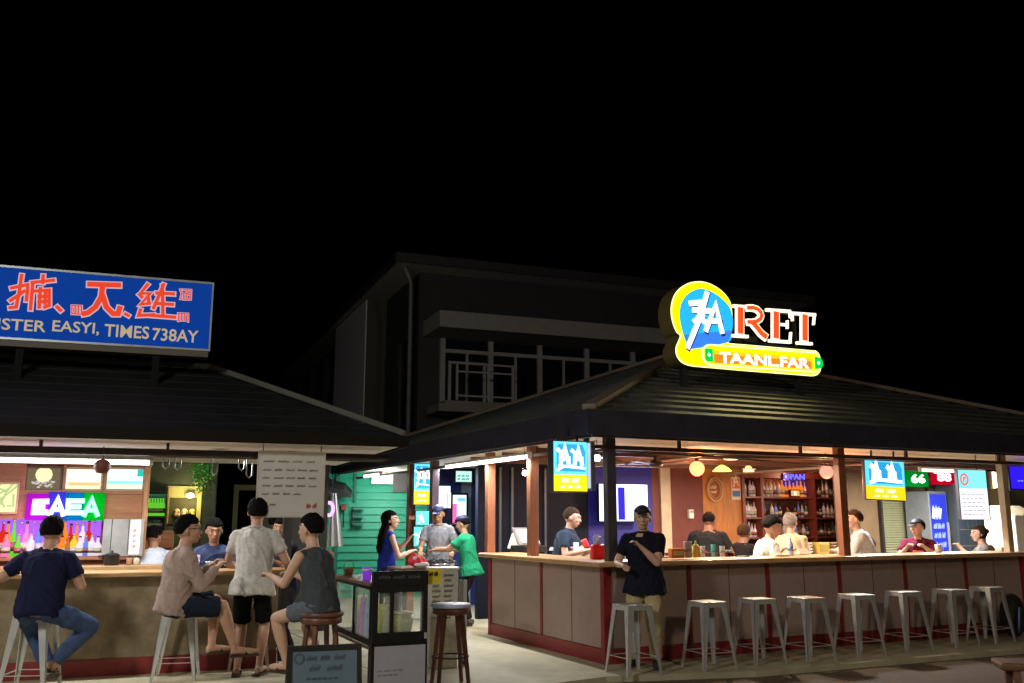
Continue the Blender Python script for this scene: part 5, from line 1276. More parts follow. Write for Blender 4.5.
t = thing('water_bottle', 'clear plastic water bottle with blue label on the bar', 'bottle', oncounter(797.5, 556)+RK.v*.12, 0)
MB().lathe([(.032, 0), (.036, .02), (.034, .08), (.036, .12), (.034, .15), (.014, .19), (.013, .205), (0, .205)], 16).build('body', mat('pale_clear_plastic', (.55, .62, .75), .1), t)
MB().lathe([(.0365, .06), (.0365, .115)], 16).build('label', mat('blue_label', (.15, .22, .6), .4), t); MB().lathe([(.016, .206), (.016, .225), (0, .225)], 10).build('cap', mat('blue_cap', (.5, .55, .7), .4), t)
t = thing('folded_menu', 'folded cream menu card lying right of the water bottle', 'menu', oncounter(811, 554)+RK.v*.15, RK.yaw)
MB().hexa([(-.1, -.05, 0), (.1, -.05, 0), (.1, .05, 0), (-.1, .05, 0), (-.09, .0, .07), (.06, .0, .07), (.07, .01, .07), (-.08, .01, .07)]).build('card', mat('cream_card', (.62, .5, .33), .6), t)
MB().box(-.06, .04, -.03, -.025, .02, .03).build('print', mat('cream_ink', (.3, .2, .1)), t)
for k, (px, c, lb) in enumerate(((742, (.05, .04, .04), 'small dark tablet lying before the white shirted man'), (782, (.02, .02, .02), 'black wallet lying left of the water bottle'), (1001, (.6, .55, .35), 'stack of folded napkins at the right end of the bar'))):
    t = thing(['tablet', 'wallet', 'napkins'][k], lb, ['tablet', 'wallet', 'napkins'][k], tr(px, .22, CT), RK.yaw+.1)
    MB().box(-.08, .08, -.05, .05, 0, .012 if k < 2 else .05).build('body', mat('flat%d' % k, c, .4), t, bevel=.004); MB().box(-.06, .06, -.04, .04, (.0121 if k < 2 else .0501), (.014 if k < 2 else .06)).build('top_face', mat('flatb%d' % k, tuple(min(.8, x*1.5+.02) for x in c), .3), t)
# stuff on the back counter: bowls and boxes
for k, (px, c, lb, kind) in enumerate(((808, (.6, .55, .5), 'stack of white bowls on the dark back counter', 0), (821, (.55, .4, .08), 'yellow crate of sauces on the back counter', 1), (833, (.3, .2, .1), 'brown stack of dishes at the right of the yellow crate', 0), (797, (.05, .05, .05), 'black appliance on the back counter left of the bowls', 1))):
    u, _ = RK.hit(px, 540, 3.75); t = thing('bowl_stack' if kind == 0 else 'box', lb, 'bowls' if kind == 0 else 'box', RK.w(u, 3.78, .951), RK.yaw)
    m = mat('bc%d' % k, c, .45)
    if kind == 0:
        for j in range(4): MB().lathe([(.05, j*.05), (.10, j*.05+.05), (.095, j*.05+.05), (.045, j*.05+.01), (0, j*.05+.01)], 16).build('bowl', m, t)
    else: MB().box(-.13, .13, -.1, .1, 0, .2).build('body', m, t, bevel=.01); MB().box(-.11, .11, -.108, -.1005, .04, .16).build('front_panel', mat('bcf%d' % k, tuple(x*.6+.02 for x in c), .4), t)
# right end white appliance
u0, u1, z0, z1 = rect_on(1014, 509, 1040, 546, 1.6)
t = thing('white_chest', 'white appliance with sloped top beyond the beige post', 'appliance', RK.w(u0, 1.6, 0), RK.yaw)
MB().box(0, u1-u0, 0, .6, .0, z1-.1).build('body', WHITE, t, bevel=.02); MB().hexa([(0, .02, z1-.098), (u1-u0, .02, z1-.098), (u1-u0, .6, z1-.098), (0, .6, z1-.098), (.05, .3, z1+.06), (u1-u0, .3, z1+.06), (u1-u0, .6, z1+.06), (.05, .6, z1+.06)]).build('lid', mat('cream_lid', (.65, .62, .52), .4), t, bevel=.01)
# black bag at the foot of last stool
t = thing('black_rucksack', 'black rucksack hanging low beside the last stool at the right edge', 'rucksack', RK.w(*[a+b for a, b in zip(RK.g(1016, 640), (.12, .1))]), RK.yaw)
MB().ball((0, 0, .30), .24, 16, (.8, .6, 1.2)).build('body', mat('black_nylon', (.012, .012, .016), .6, var=.4, bump=.5, scale=10), t)
MB().tube([(-.1, -.14, .1), (-.16, -.2, .25), (-.13, -.2, .42)], .012, 6).build('strap', mat('blue_strap', (.15, .25, .5), .4), t)
# counter things left
LCT = 1.031
def onleft(px, dv): u, _ = LK.hit(px, 560, dv); return LK.w(u, dv, LCT)
t = thing('drinking_glass', 'violet tinted drinking glass between the two men at the left counter', 'glass', onleft(196.5, .15), 0)
MB().lathe([(.03, 0), (.038, .15), (.034, .15), (.027, .01), (0, .01)], 16).build('tumbler', mat('violet_glass', (.5, .42, .75), .15), t); MB().lathe([(.031, .02), (.036, .11), (0, .11)], 14).build('drink', mat('pale_violet_drink', (.55, .5, .7), .2), t)
t = thing('paper_sheet', 'white sheet of paper lying under the elbow of the navy shirted man', 'paper', onleft(18, .12), LK.yaw)
MB().box(-.15, .12, -.1, .1, 0, .004).build('sheet', WHITE, t); MB().box(-.1, .08, -.05, .06, .0041, .006).build('print', mat('grey_ink', (.15, .15, .2)), t)
t = thing('cafe_chair', 'wooden chair back standing in the interior behind the left kiosk counter', 'chair', LK.w(LK.hit(160, 530, 1.9)[0], 1.9, 0), LK.yaw+.2)
cm = wood('orange_chair', (.38, .16, .06), .45)
MB().box(-.22, .22, -.22, .22, .72, .76).build('seat', cm, t); MB().box(-.22, .22, .19, .22, 1.20, 1.42).build('backrest', cm, t, bevel=.02)
for x in (-.2, .2):
    MB().bar((x, .205, 1.2), (x, .205, 0), .03).build('rear_leg', cm, t); MB().bar((x, -.2, .72), (x, -.2, 0), .03).build('leg', cm, t)
# small side table behind the woman
u0, z = LF.hit(326, 553, 0)
t = thing('side_table', 'plain brown high table behind the woman in tank top', 'table', LF.w(u0-.9, .1, 0), LF.yaw)
MB().box(0, 1.35, 0, .6, 1.0, 1.05).build('table_top', LWOOD, t, bevel=.006)
for x, y in ((.05, .05), (1.25, .05), (1.25, .5), (.05, .5)): MB().box(x, x+.05, y, y+.05, 0, .999).build('leg', DARKSTEEL, t)
t = thing('ring_light', 'small violet ring light hanging before the dark awning', 'lamp', SH.w(SH.hit(329, 509, -1.5)[0], -1.5, SH.hit(329, 509, -1.5)[1]), SH.yaw+.5)
mb = MB(); mb.stroke([(.085*math.cos(a*PI/10), .12*math.sin(a*PI/10)) for a in range(21)], .055, -.02, .02, cap=0); mb.build('ring', glow('ring_violet', (.8, .35, 1), 1.6), t)
MB().tube([(0, 0, .13), (0, 0, .4)], .008).build('hanger', BLACK, t)
u, z = SH.hit(336, 535, -1.2)
t = thing('white_drape', 'white cloth drape hanging beside the shed awning', 'drape', SH.w(u, -1.2, 0), SH.yaw)
mb = MB(); n = 12
A = []; B = []
for k in range(n): x = -.16+.3*k/(n-1); y = .035*math.sin(k*1.4); A.append((x*.35-.06, y, 2.05)); B.append((x, y*1.6, 1.05))
for k in range(n-1): mb.hexa([B[k], B[k+1], (B[k+1][0], B[k+1][1]+.015, B[k+1][2]), (B[k][0], B[k][1]+.015, B[k][2]), A[k], A[k+1], (A[k+1][0], A[k+1][1]+.015, A[k+1][2]), (A[k][0], A[k][1]+.015, A[k][2])])
mb.build('cloth', mat('white_drape_cloth', (.6, .62, .6), .8), t); MB().tube([(-.1, 0, 2.05), (-.1, 0, 2.5)], .008).build('hanger', BLACK, t)
# ------------------------------------------------------------------ people
def remesh(mb, name, mats, parent, vox, smooth=1, wrinkle=0, seed=0, matfn=None, fac=.5):
    o = mb.build('tmp', mats[0]); md = o.modifiers.new('r', 'REMESH'); md.mode = 'VOXEL'; md.voxel_size = vox; md.use_smooth_shade = True
    if smooth: s = o.modifiers.new('s', 'SMOOTH'); s.iterations = smooth; s.factor = fac
    dg = bpy.context.evaluated_depsgraph_get(); me = bpy.data.meshes.new_from_object(o.evaluated_get(dg)); om = o.data
    bpy.data.objects.remove(o); bpy.data.meshes.remove(om)
    me.name = name; me.materials.clear()
    for m in mats: me.materials.append(m)
    if wrinkle:
        off = Vector((seed*3.1, seed*1.7, 0)); ns = [v.normal.copy() for v in me.vertices]
        for v, n in zip(me.vertices, ns):
            p = v.co+off; d = noise.noise(Vector((p.x*9, p.y*9, p.z*5)))*.6+noise.noise(Vector((p.x*22, p.y*22, p.z*11)))*.4
            f_ = max(0, 1-abs(noise.noise(Vector((p.x*6+p.z*2, p.y*6, p.z*4+p.x*3))))*5)
            v.co += n*(d*wrinkle*.8+f_*f_*wrinkle*.7)
    for p in me.polygons: p.use_smooth = True; p.material_index = matfn(p.center) if matfn else 0
    o = bpy.data.objects.new(name, me); COL.objects.link(o); o.parent = parent
    return o
def loft(mb, secs, seg=18):
    """elliptical sections (centre, x-axis, y-axis, rx, ry)"""
    rings = []
    for c, x, y, rx, ry in secs: rings.append([mb.bm.verts.new(c+x*(rx*math.cos(2*PI*k/seg))+y*(ry*math.sin(2*PI*k/seg))) for k in range(seg)])
    for a, b in zip(rings, rings[1:]):
        for k in range(seg): mb._f([a[k], a[(k+1)%seg], b[(k+1)%seg], b[k]])
    mb._f(rings[0][::-1]); mb._f(rings[-1])
def limb(mb, a, b, ra, rb, mid=None):
    a = Vector(a); b = Vector(b)
    n = 5; pts = []; rs = []
    for i in range(n+1):
        t = i/n; pts.append(a.lerp(b, t)); r = ra+(rb-ra)*t
        if mid: r += mid*math.sin(PI*min(1, t*1.4))*(1 if t < .72 else .6)
        rs.append(r)
    mb.tube(pts, rs, 14); mb.ball(a, ra, 12); mb.ball(b, rb, 12)
def ik(a, b, l1, l2, pole):
    a = Vector(a); b = Vector(b); d = b-a; L = d.length
    if L > (l1+l2)*.995: b = a+d.normalized()*(l1+l2)*.995; d = b-a; L = d.length
    x = (l1*l1-l2*l2+L*L)/(2*L); h = math.sqrt(max(0, l1*l1-x*x)); dn = d/L; p = Vector(pole); p = (p-dn*p.dot(dn))
    if p.length < 1e-4: p = Vector((0, 0, -1))
    return a+dn*x+p.normalized()*h, b
SKIN = [(.48, .27, .18), (.38, .20, .12), (.56, .34, .24), (.20, .10, .06)]
HAIRM = {'black': (.004, .0035, .0035), 'brown': (.04, .022, .014), 'grey': (.22, .21, .20)}
PN = [0]
def person(label, loc, yaw, skin=0, hair='black', hstyle='short', top=(.1, .1, .1), sleeve='short', bottom=(.05, .05, .06), blen='short', pelvis=.93, lean=5, side=0, twist=0,
           hyaw=0, hpitch=0, hR=None, hL=None, fR=(.11, .05, .09), fL=(-.11, .0, .09), kR=(0.1, 1, .1), kL=(-.1, 1, .1), eR=(.5, -.4, -.9), eL=(-.5, -.4, -.9), s=1.0, build=1.0,
           cap=None, shoes=(.02, .02, .02), collar=False, logo=None, beard=False, sandals=False, glasses=False, group=None, hemdrop=.13, fig='m'):
    PN[0] += 1; sd = PN[0]
    root = thing('person', label, 'person', loc, yaw, group)
    sk = mat('skin_%d' % skin, SKIN[skin], .5, var=.10, scale=18)
    X = Vector((1, 0, 0)); Z = Vector((0, 0, 1))
    P0 = Vector((0, 0, pelvis)); le = R(lean); si = R(side)
    T = Vector((math.sin(si), math.sin(le)*math.cos(si), math.cos(le)*math.cos(si))).normalized()
    tx = Vector((math.cos(R(twist)), math.sin(R(twist)), 0)); tx = (tx-T*tx.dot(T)).normalized(); ty = T.cross(tx)*1.0
    b = build; fem = fig == 'f'
    nb = P0+T*.50*s; shw = (.150 if fem else .172)*s*(.5+.5*b)
    shR = nb-T*.075*s+tx*shw; shL = nb-T*.075*s-tx*shw
    n_dir = (T*.8+Z*.5+Vector((0, .15, 0))).normalized(); hc = nb+n_dir*.155*s
    Hm = Matrix.Rotation(R(hyaw), 3, 'Z') @ Matrix.Rotation(-R(hpitch), 3, 'X')
    HS = 1.13*s
    def hp(x, y, z): return hc+Hm @ Vector((x*HS, y*HS, z*HS))
    if hR is None: hR = shR+Vector((.06, .05, -.52))
    if hL is None: hL = shL+Vector((-.06, .05, -.52))
    ua, fa = .285*s, .25*s
    elR, wR = ik(shR, hR, ua, fa, eR); elL, wL = ik(shL, hL, ua, fa, eL)
    hipR = P0+tx*.09*s-T*.03; hipL = P0-tx*.09*s-T*.03
    th, sh = .43*s, .41*s
    knR, aR = ik(hipR, fR, th, sh, kR); knL, aL = ik(hipL, fL, th, sh, kL)
    y_ = ty
    def torso(m, e, lo=-.10, hi=.50, kx=1.0):
        prof = [(-.10, .150, .105), (0, .158 if not fem else .165, .112), (.10, .148 if not fem else .135, .108), (.20, .146 if not fem else .128, .104), (.32, .160 if not fem else .142, .112), (.41, .160 if not fem else .14, .102), (.46, .125 if not fem else .11, .08), (.50, .07, .06)]
        secs = []
        for t, rx, ry in prof:
            if t < lo-.001 or t > hi+.001: continue
            secs.append((P0+T*t*s, tx, y_, (rx*b+e)*s*kx, (ry*(b*1.1-.1)+e)*s))
        loft(m, secs)
    # ---- body
    m = MB(); torso(m, -.006)
    limb(m, nb-T*.03, hc-n_dir*.04*s, .058*s*(.6+.4*b), .054*s)
    for S_ in (shR, shL): limb(m, nb-T*.012*s, S_-T*.0, .046*s, .044*s*b)
    # head: skull, jaw, nose, ears, brow
    m.ball(hp(0, -.012, .03), .092*HS, 20, (.84, 1.02, 1.0)); 
    loft(m, [(hp(0, .012, .03), Hm @ X, Hm @ Vector((0, 1, 0)), .072*HS, .076*HS), (hp(0, .018, -.03), Hm @ X, Hm @ Vector((0, 1, 0)), .064*HS, .068*HS), (hp(0, .026, -.075), Hm @ X, Hm @ Vector((0, 1, 0)), .047*HS, .052*HS), (hp(0, .034, -.097), Hm @ X, Hm @ Vector((0, 1, 0)), .026*HS, .030*HS)], 14)
    m.tube([hp(0, .082, .028), hp(0, .104, -.018), hp(0, .085, -.026)], [.010*s, .017*s, .010*s], 8)
    m.tube([hp(-.045, .076, .042), hp(0, .088, .042), hp(.045, .076, .042)], [.010*s, .013*s, .010*s], 8)
    m.tube([hp(-.022, .082, -.052), hp(0, .090, -.052), hp(.022, .082, -.052)], [.008*s, .011*s, .008*s], 8)
    for q in (-1, 1): m.ball(hp(q*.080, -.012, .0), .026*s, 8, (.42, .8, 1.25)); m.ball(hp(q*.035, .062, -.01), .026*s, 8)
    for S_, E_2, W, q in ((shR, elR, wR, 1), (shL, elL, wL, -1)):
        limb(m, S_, E_2, (.050 if not fem else .042)*s*b, .038*s*b); limb(m, E_2, W, .038*s*b, .025*s, .006)
        d = (W-E_2).normalized(); up = Vector((0, 0, 1)); nn = d.cross(up)
        if nn.length < .2: nn = d.cross(Vector((0, 1, 0)))
        nn.normalize(); pn = nn.cross(d).normalized()
        if abs(d.z) > .75: nn = Vector((0, 1, 0)); nn = (nn-d*nn.dot(d)).normalized(); pn = nn.cross(d).normalized()
        # palm and fingers: nn spans across the knuckles, pn is the palm normal
        pc = W+d*.045*s
        loft(m, [(W-d*.01, nn, pn, .026*s, .02*s), (W+d*.04*s, nn, pn, .038*s, .016*s), (W+d*.085*s, nn, pn, .040*s, .014*s)], 12)
        cd_ = -pn if pn.z > 0 else pn
        for fi, (off, L) in enumerate(((-.030, .062), (-.011, .072), (.010, .068), (.029, .054))):
            a0 = W+d*.080*s+nn*off*s; a1 = a0+(d*.8+cd_*.45).normalized()*L*.5*s; a2 = a1+(d*.3+cd_*.9).normalized()*L*.5*s
            m.tube([a0-d*.01, a0, a1, a2], [.010*s, .010*s, .0095*s, .008*s], 7)
        a0 = W+d*.02*s-nn*.030*s*q; a1 = a0+(d*.7-nn*.8*q+cd_*.3).normalized()*.035*s; a2 = a1+(d*.9-nn*.1*q+cd_*.5).normalized()*.028*s
        m.tube([a0, a1, a2], [.013*s, .011*s, .009*s], 7)
    for H_, K_, A_f, q in ((hipR, knR, aR, 1), (hipL, knL, aL, -1)):
        limb(m, H_, K_, .078*s*b, .052*s*b); limb(m, K_, A_f, .050*s*b, .034*s, .010)
    feet = []
    for K_, A_f, q in ((knR, aR, 1), (knL, aL, -1)):
        sv = (A_f-K_).normalized(); fd = Vector((.18*q, 1, 0)); 
        fd = (fd-sv*fd.dot(sv)); fd = fd.normalized() if abs(sv.z) < .9 else Vector((.18*q, 1, -.0)).normalized()
        feet.append((A_f, fd, sv)); toe = A_f+fd*.15*s+sv*.045*s
        m.tube([A_f-fd*.04*s+sv*.035*s, A_f+fd*.04*s+sv*.03*s, toe, toe+fd*.05*s], [.034*s, .036*s, .032*s, .02*s], 10)
        limb(m, A_f, A_f+sv*.03*s, .036*s, .034*s)
    eyes = [hp(q*.032, .082, .020) for q in (-1, 1)]; brow = [hp(q*.033, .084, .045) for q in (-1, 1)]; mouth = hp(0, .095, -.053)
    Hi = Hm.transposed()
    def mf(c):
        l = Hi @ (c-hc)/HS
        if l.y > .045:
            for q in (-1, 1):
                if abs(l.x-q*.032) < .0075 and abs(l.z-.020) < .0055: return 1
                if abs(l.x-q*.032) < .013 and abs(l.z-.020) < .0045: return 3
                if abs(l.x-q*.034) < .018 and abs(l.z-.044) < .0035: return 1
            if abs(l.x) < .026 and abs(l.z+.053) < .009: return 2
            if beard and l.z < -.035: return 1
        return 0
    ps = SKIN[skin]
    remesh(m, 'body', [sk, mat('eye_dark', (.015, .01, .008), .4), mat('lip_%d' % skin, (ps[0]*.75, ps[1]*.45, ps[2]*.45), .5), mat('eye_white', (.5, .47, .44), .3)], root, .0075, 1, matfn=mf, fac=.4)
    # ---- hair (or cap), shaped radially around the skull
    hm = mat('hair_'+hair, HAIRM[hair], .85, var=.5, scale=60, bump=.6, spec=.12)
    m = MB(); m.ball((0, 0, 0), 1, 72)
    for v in m.bm.verts:
        d = v.co.normalized(); face = max(0, d.y)
        hairline = .34 if d.y > .35 else (.34-(.35-d.y)*1.2 if d.y > -.35 else -.55)
        if hstyle == 'bun' or hstyle == 'long': hairline = .42 if d.y > .25 else -1
        k = (d.z-hairline)*7; k = max(0, min(1, k+.5))
        if cap is not None and d.z > .35: k = 0
        out = 1.03+(.09 if hstyle != 'buzz' else .02)+(.08*max(0, d.z) if hstyle == 'short' else .03)
        rr = .82+(out-.82)*k+noise.noise(d*7+Vector((sd, 0, 0)))*.07*k+noise.noise(d*12+Vector((sd, 3, 0)))*.06*k+noise.noise(Vector((d.x*34, d.y*34, d.z*12))+Vector((sd, 3, 0)))*.09*k
        v.co = hp(*(Vector((d.x*.084*1.0, d.y*.098-.014, d.z*.096+.03))*1)) if False else hp(d.x*.079*rr, d.y*.094*rr-.014, d.z*.093*rr+.032)
    for f in m.bm.faces: f.smooth = True
    if hstyle != 'bald': m.build('hair', hm, root)
    else: m.bm.free()
    if hstyle == 'long':
        m = MB(); bk = Hm @ Vector((0, -1, 0))
        loft(m, [(hp(0, -.05, .06), Hm @ X, Hm @ Vector((0, 1, 0)), .075*s, .055*s), (hp(0, -.065, -.05), X, Vector((0, 1, 0)), .095*s, .06*s), (nb-T*.04+(-y_ if False else Vector((0, -.10, 0)))*s, X, Vector((0, 1, 0)), .11*s, .05*s), (nb-T*.22*s+Vector((0, -.13, 0))*s, X, Vector((0, 1, 0)), .085*s, .035*s), (nb-T*.30*s+Vector((0, -.12, 0))*s, X, Vector((0, 1, 0)), .05*s, .02*s)], 20)
        remesh(m, 'long_hair', [hm], root, .012, 2, .008, sd)
    if hstyle == 'bun':
        m = MB(); m.ball(hp(0, -.115, .05), .042*s, 12); m.build('hair_bun', hm, root)
    if cap is not None:
        m = MB(); m.ball((0, 0, 0), 1, 32)
        for v in m.bm.verts:
            d = v.co.normalized(); rr = 1.16 if d.z > .22 else .7; v.co = hp(d.x*.082*rr, d.y*.098*rr-.010, (d.z*.094*rr if d.z > .22 else .22*.094*1.16)+.032)
        for f in m.bm.faces: f.smooth = True
        c_ = m.build('cap', mat('cap_%d' % sd, cap, .6, bump=.1), root)
        m = MB(); m.bar(hp(0, .075, .062), hp(0, .165, .045), .125*s, .012*s, .09*s, .008*s, up=Hm @ Z); m.build('visor', mat('cap_%d' % sd, cap), c_, bevel=.004)
    if glasses:
        m = MB()
        for q in (-1, 1): m.tube([hp(q*.034+.022*math.cos(a*PI/5), .098, .02+.017*math.sin(a*PI/5)) for a in range(11)], .0035*s, 5, False)
        m.tube([hp(-.078, 0, .024), hp(-.056, .095, .024)], .003*s, 5).tube([hp(.078, 0, .024), hp(.056, .095, .024)], .003*s, 5); m.build('glasses', BLACK, root)
    # ---- shirt
    cm = mat('cloth_%.3f_%.3f_%.3f' % top, top, .9, var=.14, scale=30, bump=.25, spec=.1)
    m = MB(); torso(m, .021 if sleeve != 'none' else .010, lo=-.10 if hemdrop > .05 else 0, hi=.46)
    if sleeve != 'none' and hemdrop > .12 and pelvis > .85: loft(m, [(P0-T*.15*s, tx, y_, (.178*b+.042)*s, (.134*b+.046)*s), (P0-T*.05*s, tx, y_, (.166*b+.036)*s, (.124*b+.042)*s), (P0+T*.05*s, tx, y_, (.15*b+.018)*s, (.11*b+.018)*s)])
    loft(m, [(P0+T*.455*s, tx, y_, .128*s*b, .088*s), (nb-T*.004, tx, y_, .070*s, .068*s)])
    for S_ in (shR, shL): m.tube([nb-T*.022*s, S_], [.056*s, (.056 if sleeve != 'none' else .046)*s*b], 14)
    if sleeve != 'none':
        for S_, E_2, W in ((shR, elR, wR), (shL, elL, wL)):
            fr = .62 if sleeve == 'short' else 1.0
            m.ball(S_, .060*s*b, 14); e = S_.lerp(E_2, fr); m.tube([S_-(E_2-S_)*.08, S_.lerp(E_2, fr*.5), e], [.058*s*b, .060*s*b, .060*s*b if sleeve == 'short' else .05*s*b], 14)
            if sleeve == 'long': m.ball(E_2, .051*s*b, 12); m.tube([E_2, E_2.lerp(W, .5), E_2.lerp(W, .95)], [.050*s*b, .045*s*b, .036*s], 14)
    if pelvis < .85 and sleeve != 'none': loft(m, [(P0-T*.085*s-y_*.01, tx, y_, (.150*b+.020)*s, (.112*b+.028)*s), (P0+T*.06*s, tx, y_, (.15*b+.018)*s, (.11*b+.02)*s)])
    shirt = remesh(m, 'shirt' if sleeve != 'none' else 'vest', [cm], root, .010, 2, .018, sd)
    if collar:
        m = MB(); pts = [nb+T*.012*s+(tx*(.068*math.cos(a*PI/8))+y_*(.062*math.sin(a*PI/8)))*s for a in range(17)]; m.tube(pts, .014*s, 6, False); m.build('collar', mat('collar_%d' % sd, tuple(x*.8 for x in top), .8), shirt)
    if logo:
        m = MB(); c = P0+T*.33*s+y_*(.13*(b*1.1-.1))*s
        for k in range(5): m.ball(c+tx*(.03*(k-2))*s, .022*s, 8, (1, .35, .5+.1*(k % 2)))
        m.build('chest_print', mat('print_%d' % sd, logo, .6), shirt)
    # ---- trousers / shorts
    m = MB(); e = .016
    loft(m, [(P0-T*.10*s, tx, y_, (.150*b+.008)*s, (.105*b+.008)*s), (P0, tx, y_, (.158*b+.008)*s, (.112*b+.006)*s), (P0+T*.06*s, tx, y_, (.15*b+.006)*s, (.108*b+.004)*s), (P0+T*.13*s, tx, y_, (.140*b-.004)*s, (.100*b-.004)*s)])
    for H_, K_, A_f in ((hipR, knR, aR), (hipL, knL, aL)):
        fr = .92 if blen == 'short' else (1 if blen == 'long' else .6)
        m.ball(H_, .088*s*b, 14); m.tube([H_, H_.lerp(K_, fr*.5), H_.lerp(K_, fr)], [.088*s*b, .082*s*b, (.080 if blen != 'long' else .070)*s*b], 16)
        if blen == 'long': m.ball(K_, .070*s*b, 12); m.tube([K_, K_.lerp(A_f, .5), K_.lerp(A_f, .97)], [.069*s*b, .066*s*b, .058*s], 14)
    remesh(m, 'trousers' if blen == 'long' else 'shorts', [mat('cloth_%.3f_%.3f_%.3f' % bottom, bottom, .9, var=.15, scale=24, bump=.25, spec=.1)], root, .011, 2, .012, sd+50)
    # ---- shoes
    for A_f, fd, sv in feet:
        m = MB(); toe = A_f+fd*.15*s+sv*.045*s; hl = A_f-fd*.05*s+sv*.045*s
        if sandals:
            m.bar(hl+sv*.032*s-fd*.01, toe+sv*.028*s+fd*.055*s, .085*s, .018*s, .09*s, .014*s, up=-sv)
            m.tube([A_f+fd*.09*s+sv*.06*s+fd.cross(sv)*.042*s, A_f+fd*.10*s+sv*.005*s, A_f+fd*.09*s+sv*.06*s-fd.cross(sv)*.042*s], .010*s, 6); m.build('sandal', mat('sandal_brown', (.05, .03, .02), .6), root)
        else:
            m.tube([hl-fd*.01, A_f+fd*.04*s+sv*.035*s, toe, toe+fd*.06*s], [.040*s, .044*s, .040*s, .026*s], 12); m.ball(A_f+sv*.02*s, .042*s, 12); m.build('shoe', mat('shoe_%d' % sd, shoes, .5), root)
    return root
def gp(px, py, z=0): p = ground(px, py, z); return Vector((p.x, p.y, 0))
Yd = lambda d: R(d)
SZ = .69+.09
# seated man, navy, back to us
person('man in navy T shirt and blue jeans seated back to us at the far left', gp(37, 607, SZ)+Vector((0, .04, 0)), Yd(8), 0, 'black', 'short', (.012, .014, .045), 'short', (.05, .08, .17), 'long', SZ, 14, hyaw=6, hpitch=4,
       hR=(.17, .36, 1.06), hL=(-.34, .34, 1.06), eR=(.6, -.3, -.9), eL=(-.9, -.3, -.7), fR=(.10, .24, .26), fL=(.04, .28, .21), kR=(1.1, .7, .1), kL=(-.5, 1, .1), build=1.12, sandals=True, s=1.03)
person('man in pinkish long sleeved shirt and glasses seated in profile at the left counter', gp(173, 603, SZ), Yd(-56), 0, 'black', 'short', (.36, .27, .24), 'long', (.015, .02, .04), 'short', SZ, 8, hyaw=-14, hpitch=-2,
       hR=(.12, .36, 1.10), hL=(-.05, .36, 1.12), eR=(.4, -.3, -1), eL=(-.5, -.2, -1), fR=(.10, .58, .34), fL=(-.04, .40, .36), kR=(.1, .6, 1), kL=(-.1, 1, .5), glasses=True, sandals=True, build=1.16, s=1.03)
person('standing man in light grey T shirt and black shorts with his back to us', gp(248, 676), Yd(4), 0, 'black', 'short', (.52, .505, .47), 'short', (.006, .006, .008), 'short', .95, 5, hyaw=14, hpitch=-6,
       hR=(.30, .30, 1.08), hL=(-.22, .32, 1.06), eR=(.6, -.3, -1), eL=(-.5, -.3, -1), fR=(.10, .03, .09), fL=(-.11, -.02, .09), sandals=True, build=1.08, s=1.04, collar=True)
person('woman in dark sleeveless vest and denim shorts seated leaning on the counter end', gp(322, 601, SZ+.07), Yd(56), 2, 'black', 'short', (.055, .065, .075), 'none', (.10, .12, .15), 'brief', SZ+.05, 16, hyaw=10, hpitch=0,
       hR=(.10, .48, 1.06), hL=(-.16, .50, 1.06), eR=(.3, -.4, -1), eL=(-.3, -.3, -1), fR=(.14, .12, .26), fL=(-.05, .36, .30), kR=(.2, 1, .3), kL=(-.3, 1, .3), build=1.05, sandals=True, s=1.0, fig='m')
dup(bpy.data.objects['round_stool'], gp(322, 601, SZ+.07), .6, 'dark wooden stool under the woman in dark sleeveless vest', 'dark wooden round stools')
for k_ in kids(bpy.data.objects['round_stool.001']):
    if k_.name.startswith('seat') and 'rim' not in k_.name: k_.material_slots[0].link = 'OBJECT'; k_.material_slots[0].material = wood('dark_red_wood', (.13, .045, .025))
bpy.data.objects['round_stool']['group'] = 'dark wooden round stools'
uu = LK.hit(214, 550, .75)[0]
person('smiling man in dark blue jacket over white shirt facing us across the left counter', LK.w(uu, .75, 0), Yd(180+14), 1, 'black', 'short', (.05, .07, .16), 'short', (.02, .02, .03), 'long', .80, 12, hyaw=8, hpitch=10,
       hR=(.22, .36, 1.08), hL=(-.2, .36, 1.08), s=.97, logo=(.65, .7, .75), eR=(.6, -.2, -1), eL=(-.6, -.2, -1))
person('woman with dark hair leaning forward behind the woman in the vest', LK.w(LK.hit(290, 540, .55)[0], .75, 0), Yd(150), 1, 'black', 'short', (.03, .03, .06), 'short', (.02, .02, .03), 'long', .80, 10, hyaw=30, hpitch=-6, s=.98, hR=(.22, .36, 1.1), hL=(-.2, .36, 1.08))
person('person in pale blue shirt seen from behind beyond the counter', LK.w(LK.hit(276, 540, 1.3)[0], 1.5, 0), Yd(-20), 1, 'black', 'short', (.16, .25, .42), 'short', (.02, .02, .03), 'long', .88, 4, s=.97)
person('person in white shirt mostly hidden behind the man in pinkish shirt', LK.w(LK.hit(158, 540, 1.0)[0], 1.15, 0), Yd(30), 1, 'black', 'short', (.55, .62, .75), 'short', (.02, .02, .03), 'long', .80, 32, hpitch=20, hyaw=-40, s=.95, hR=(.2, .5, 1.0), hL=(-.2, .5, 1.0))
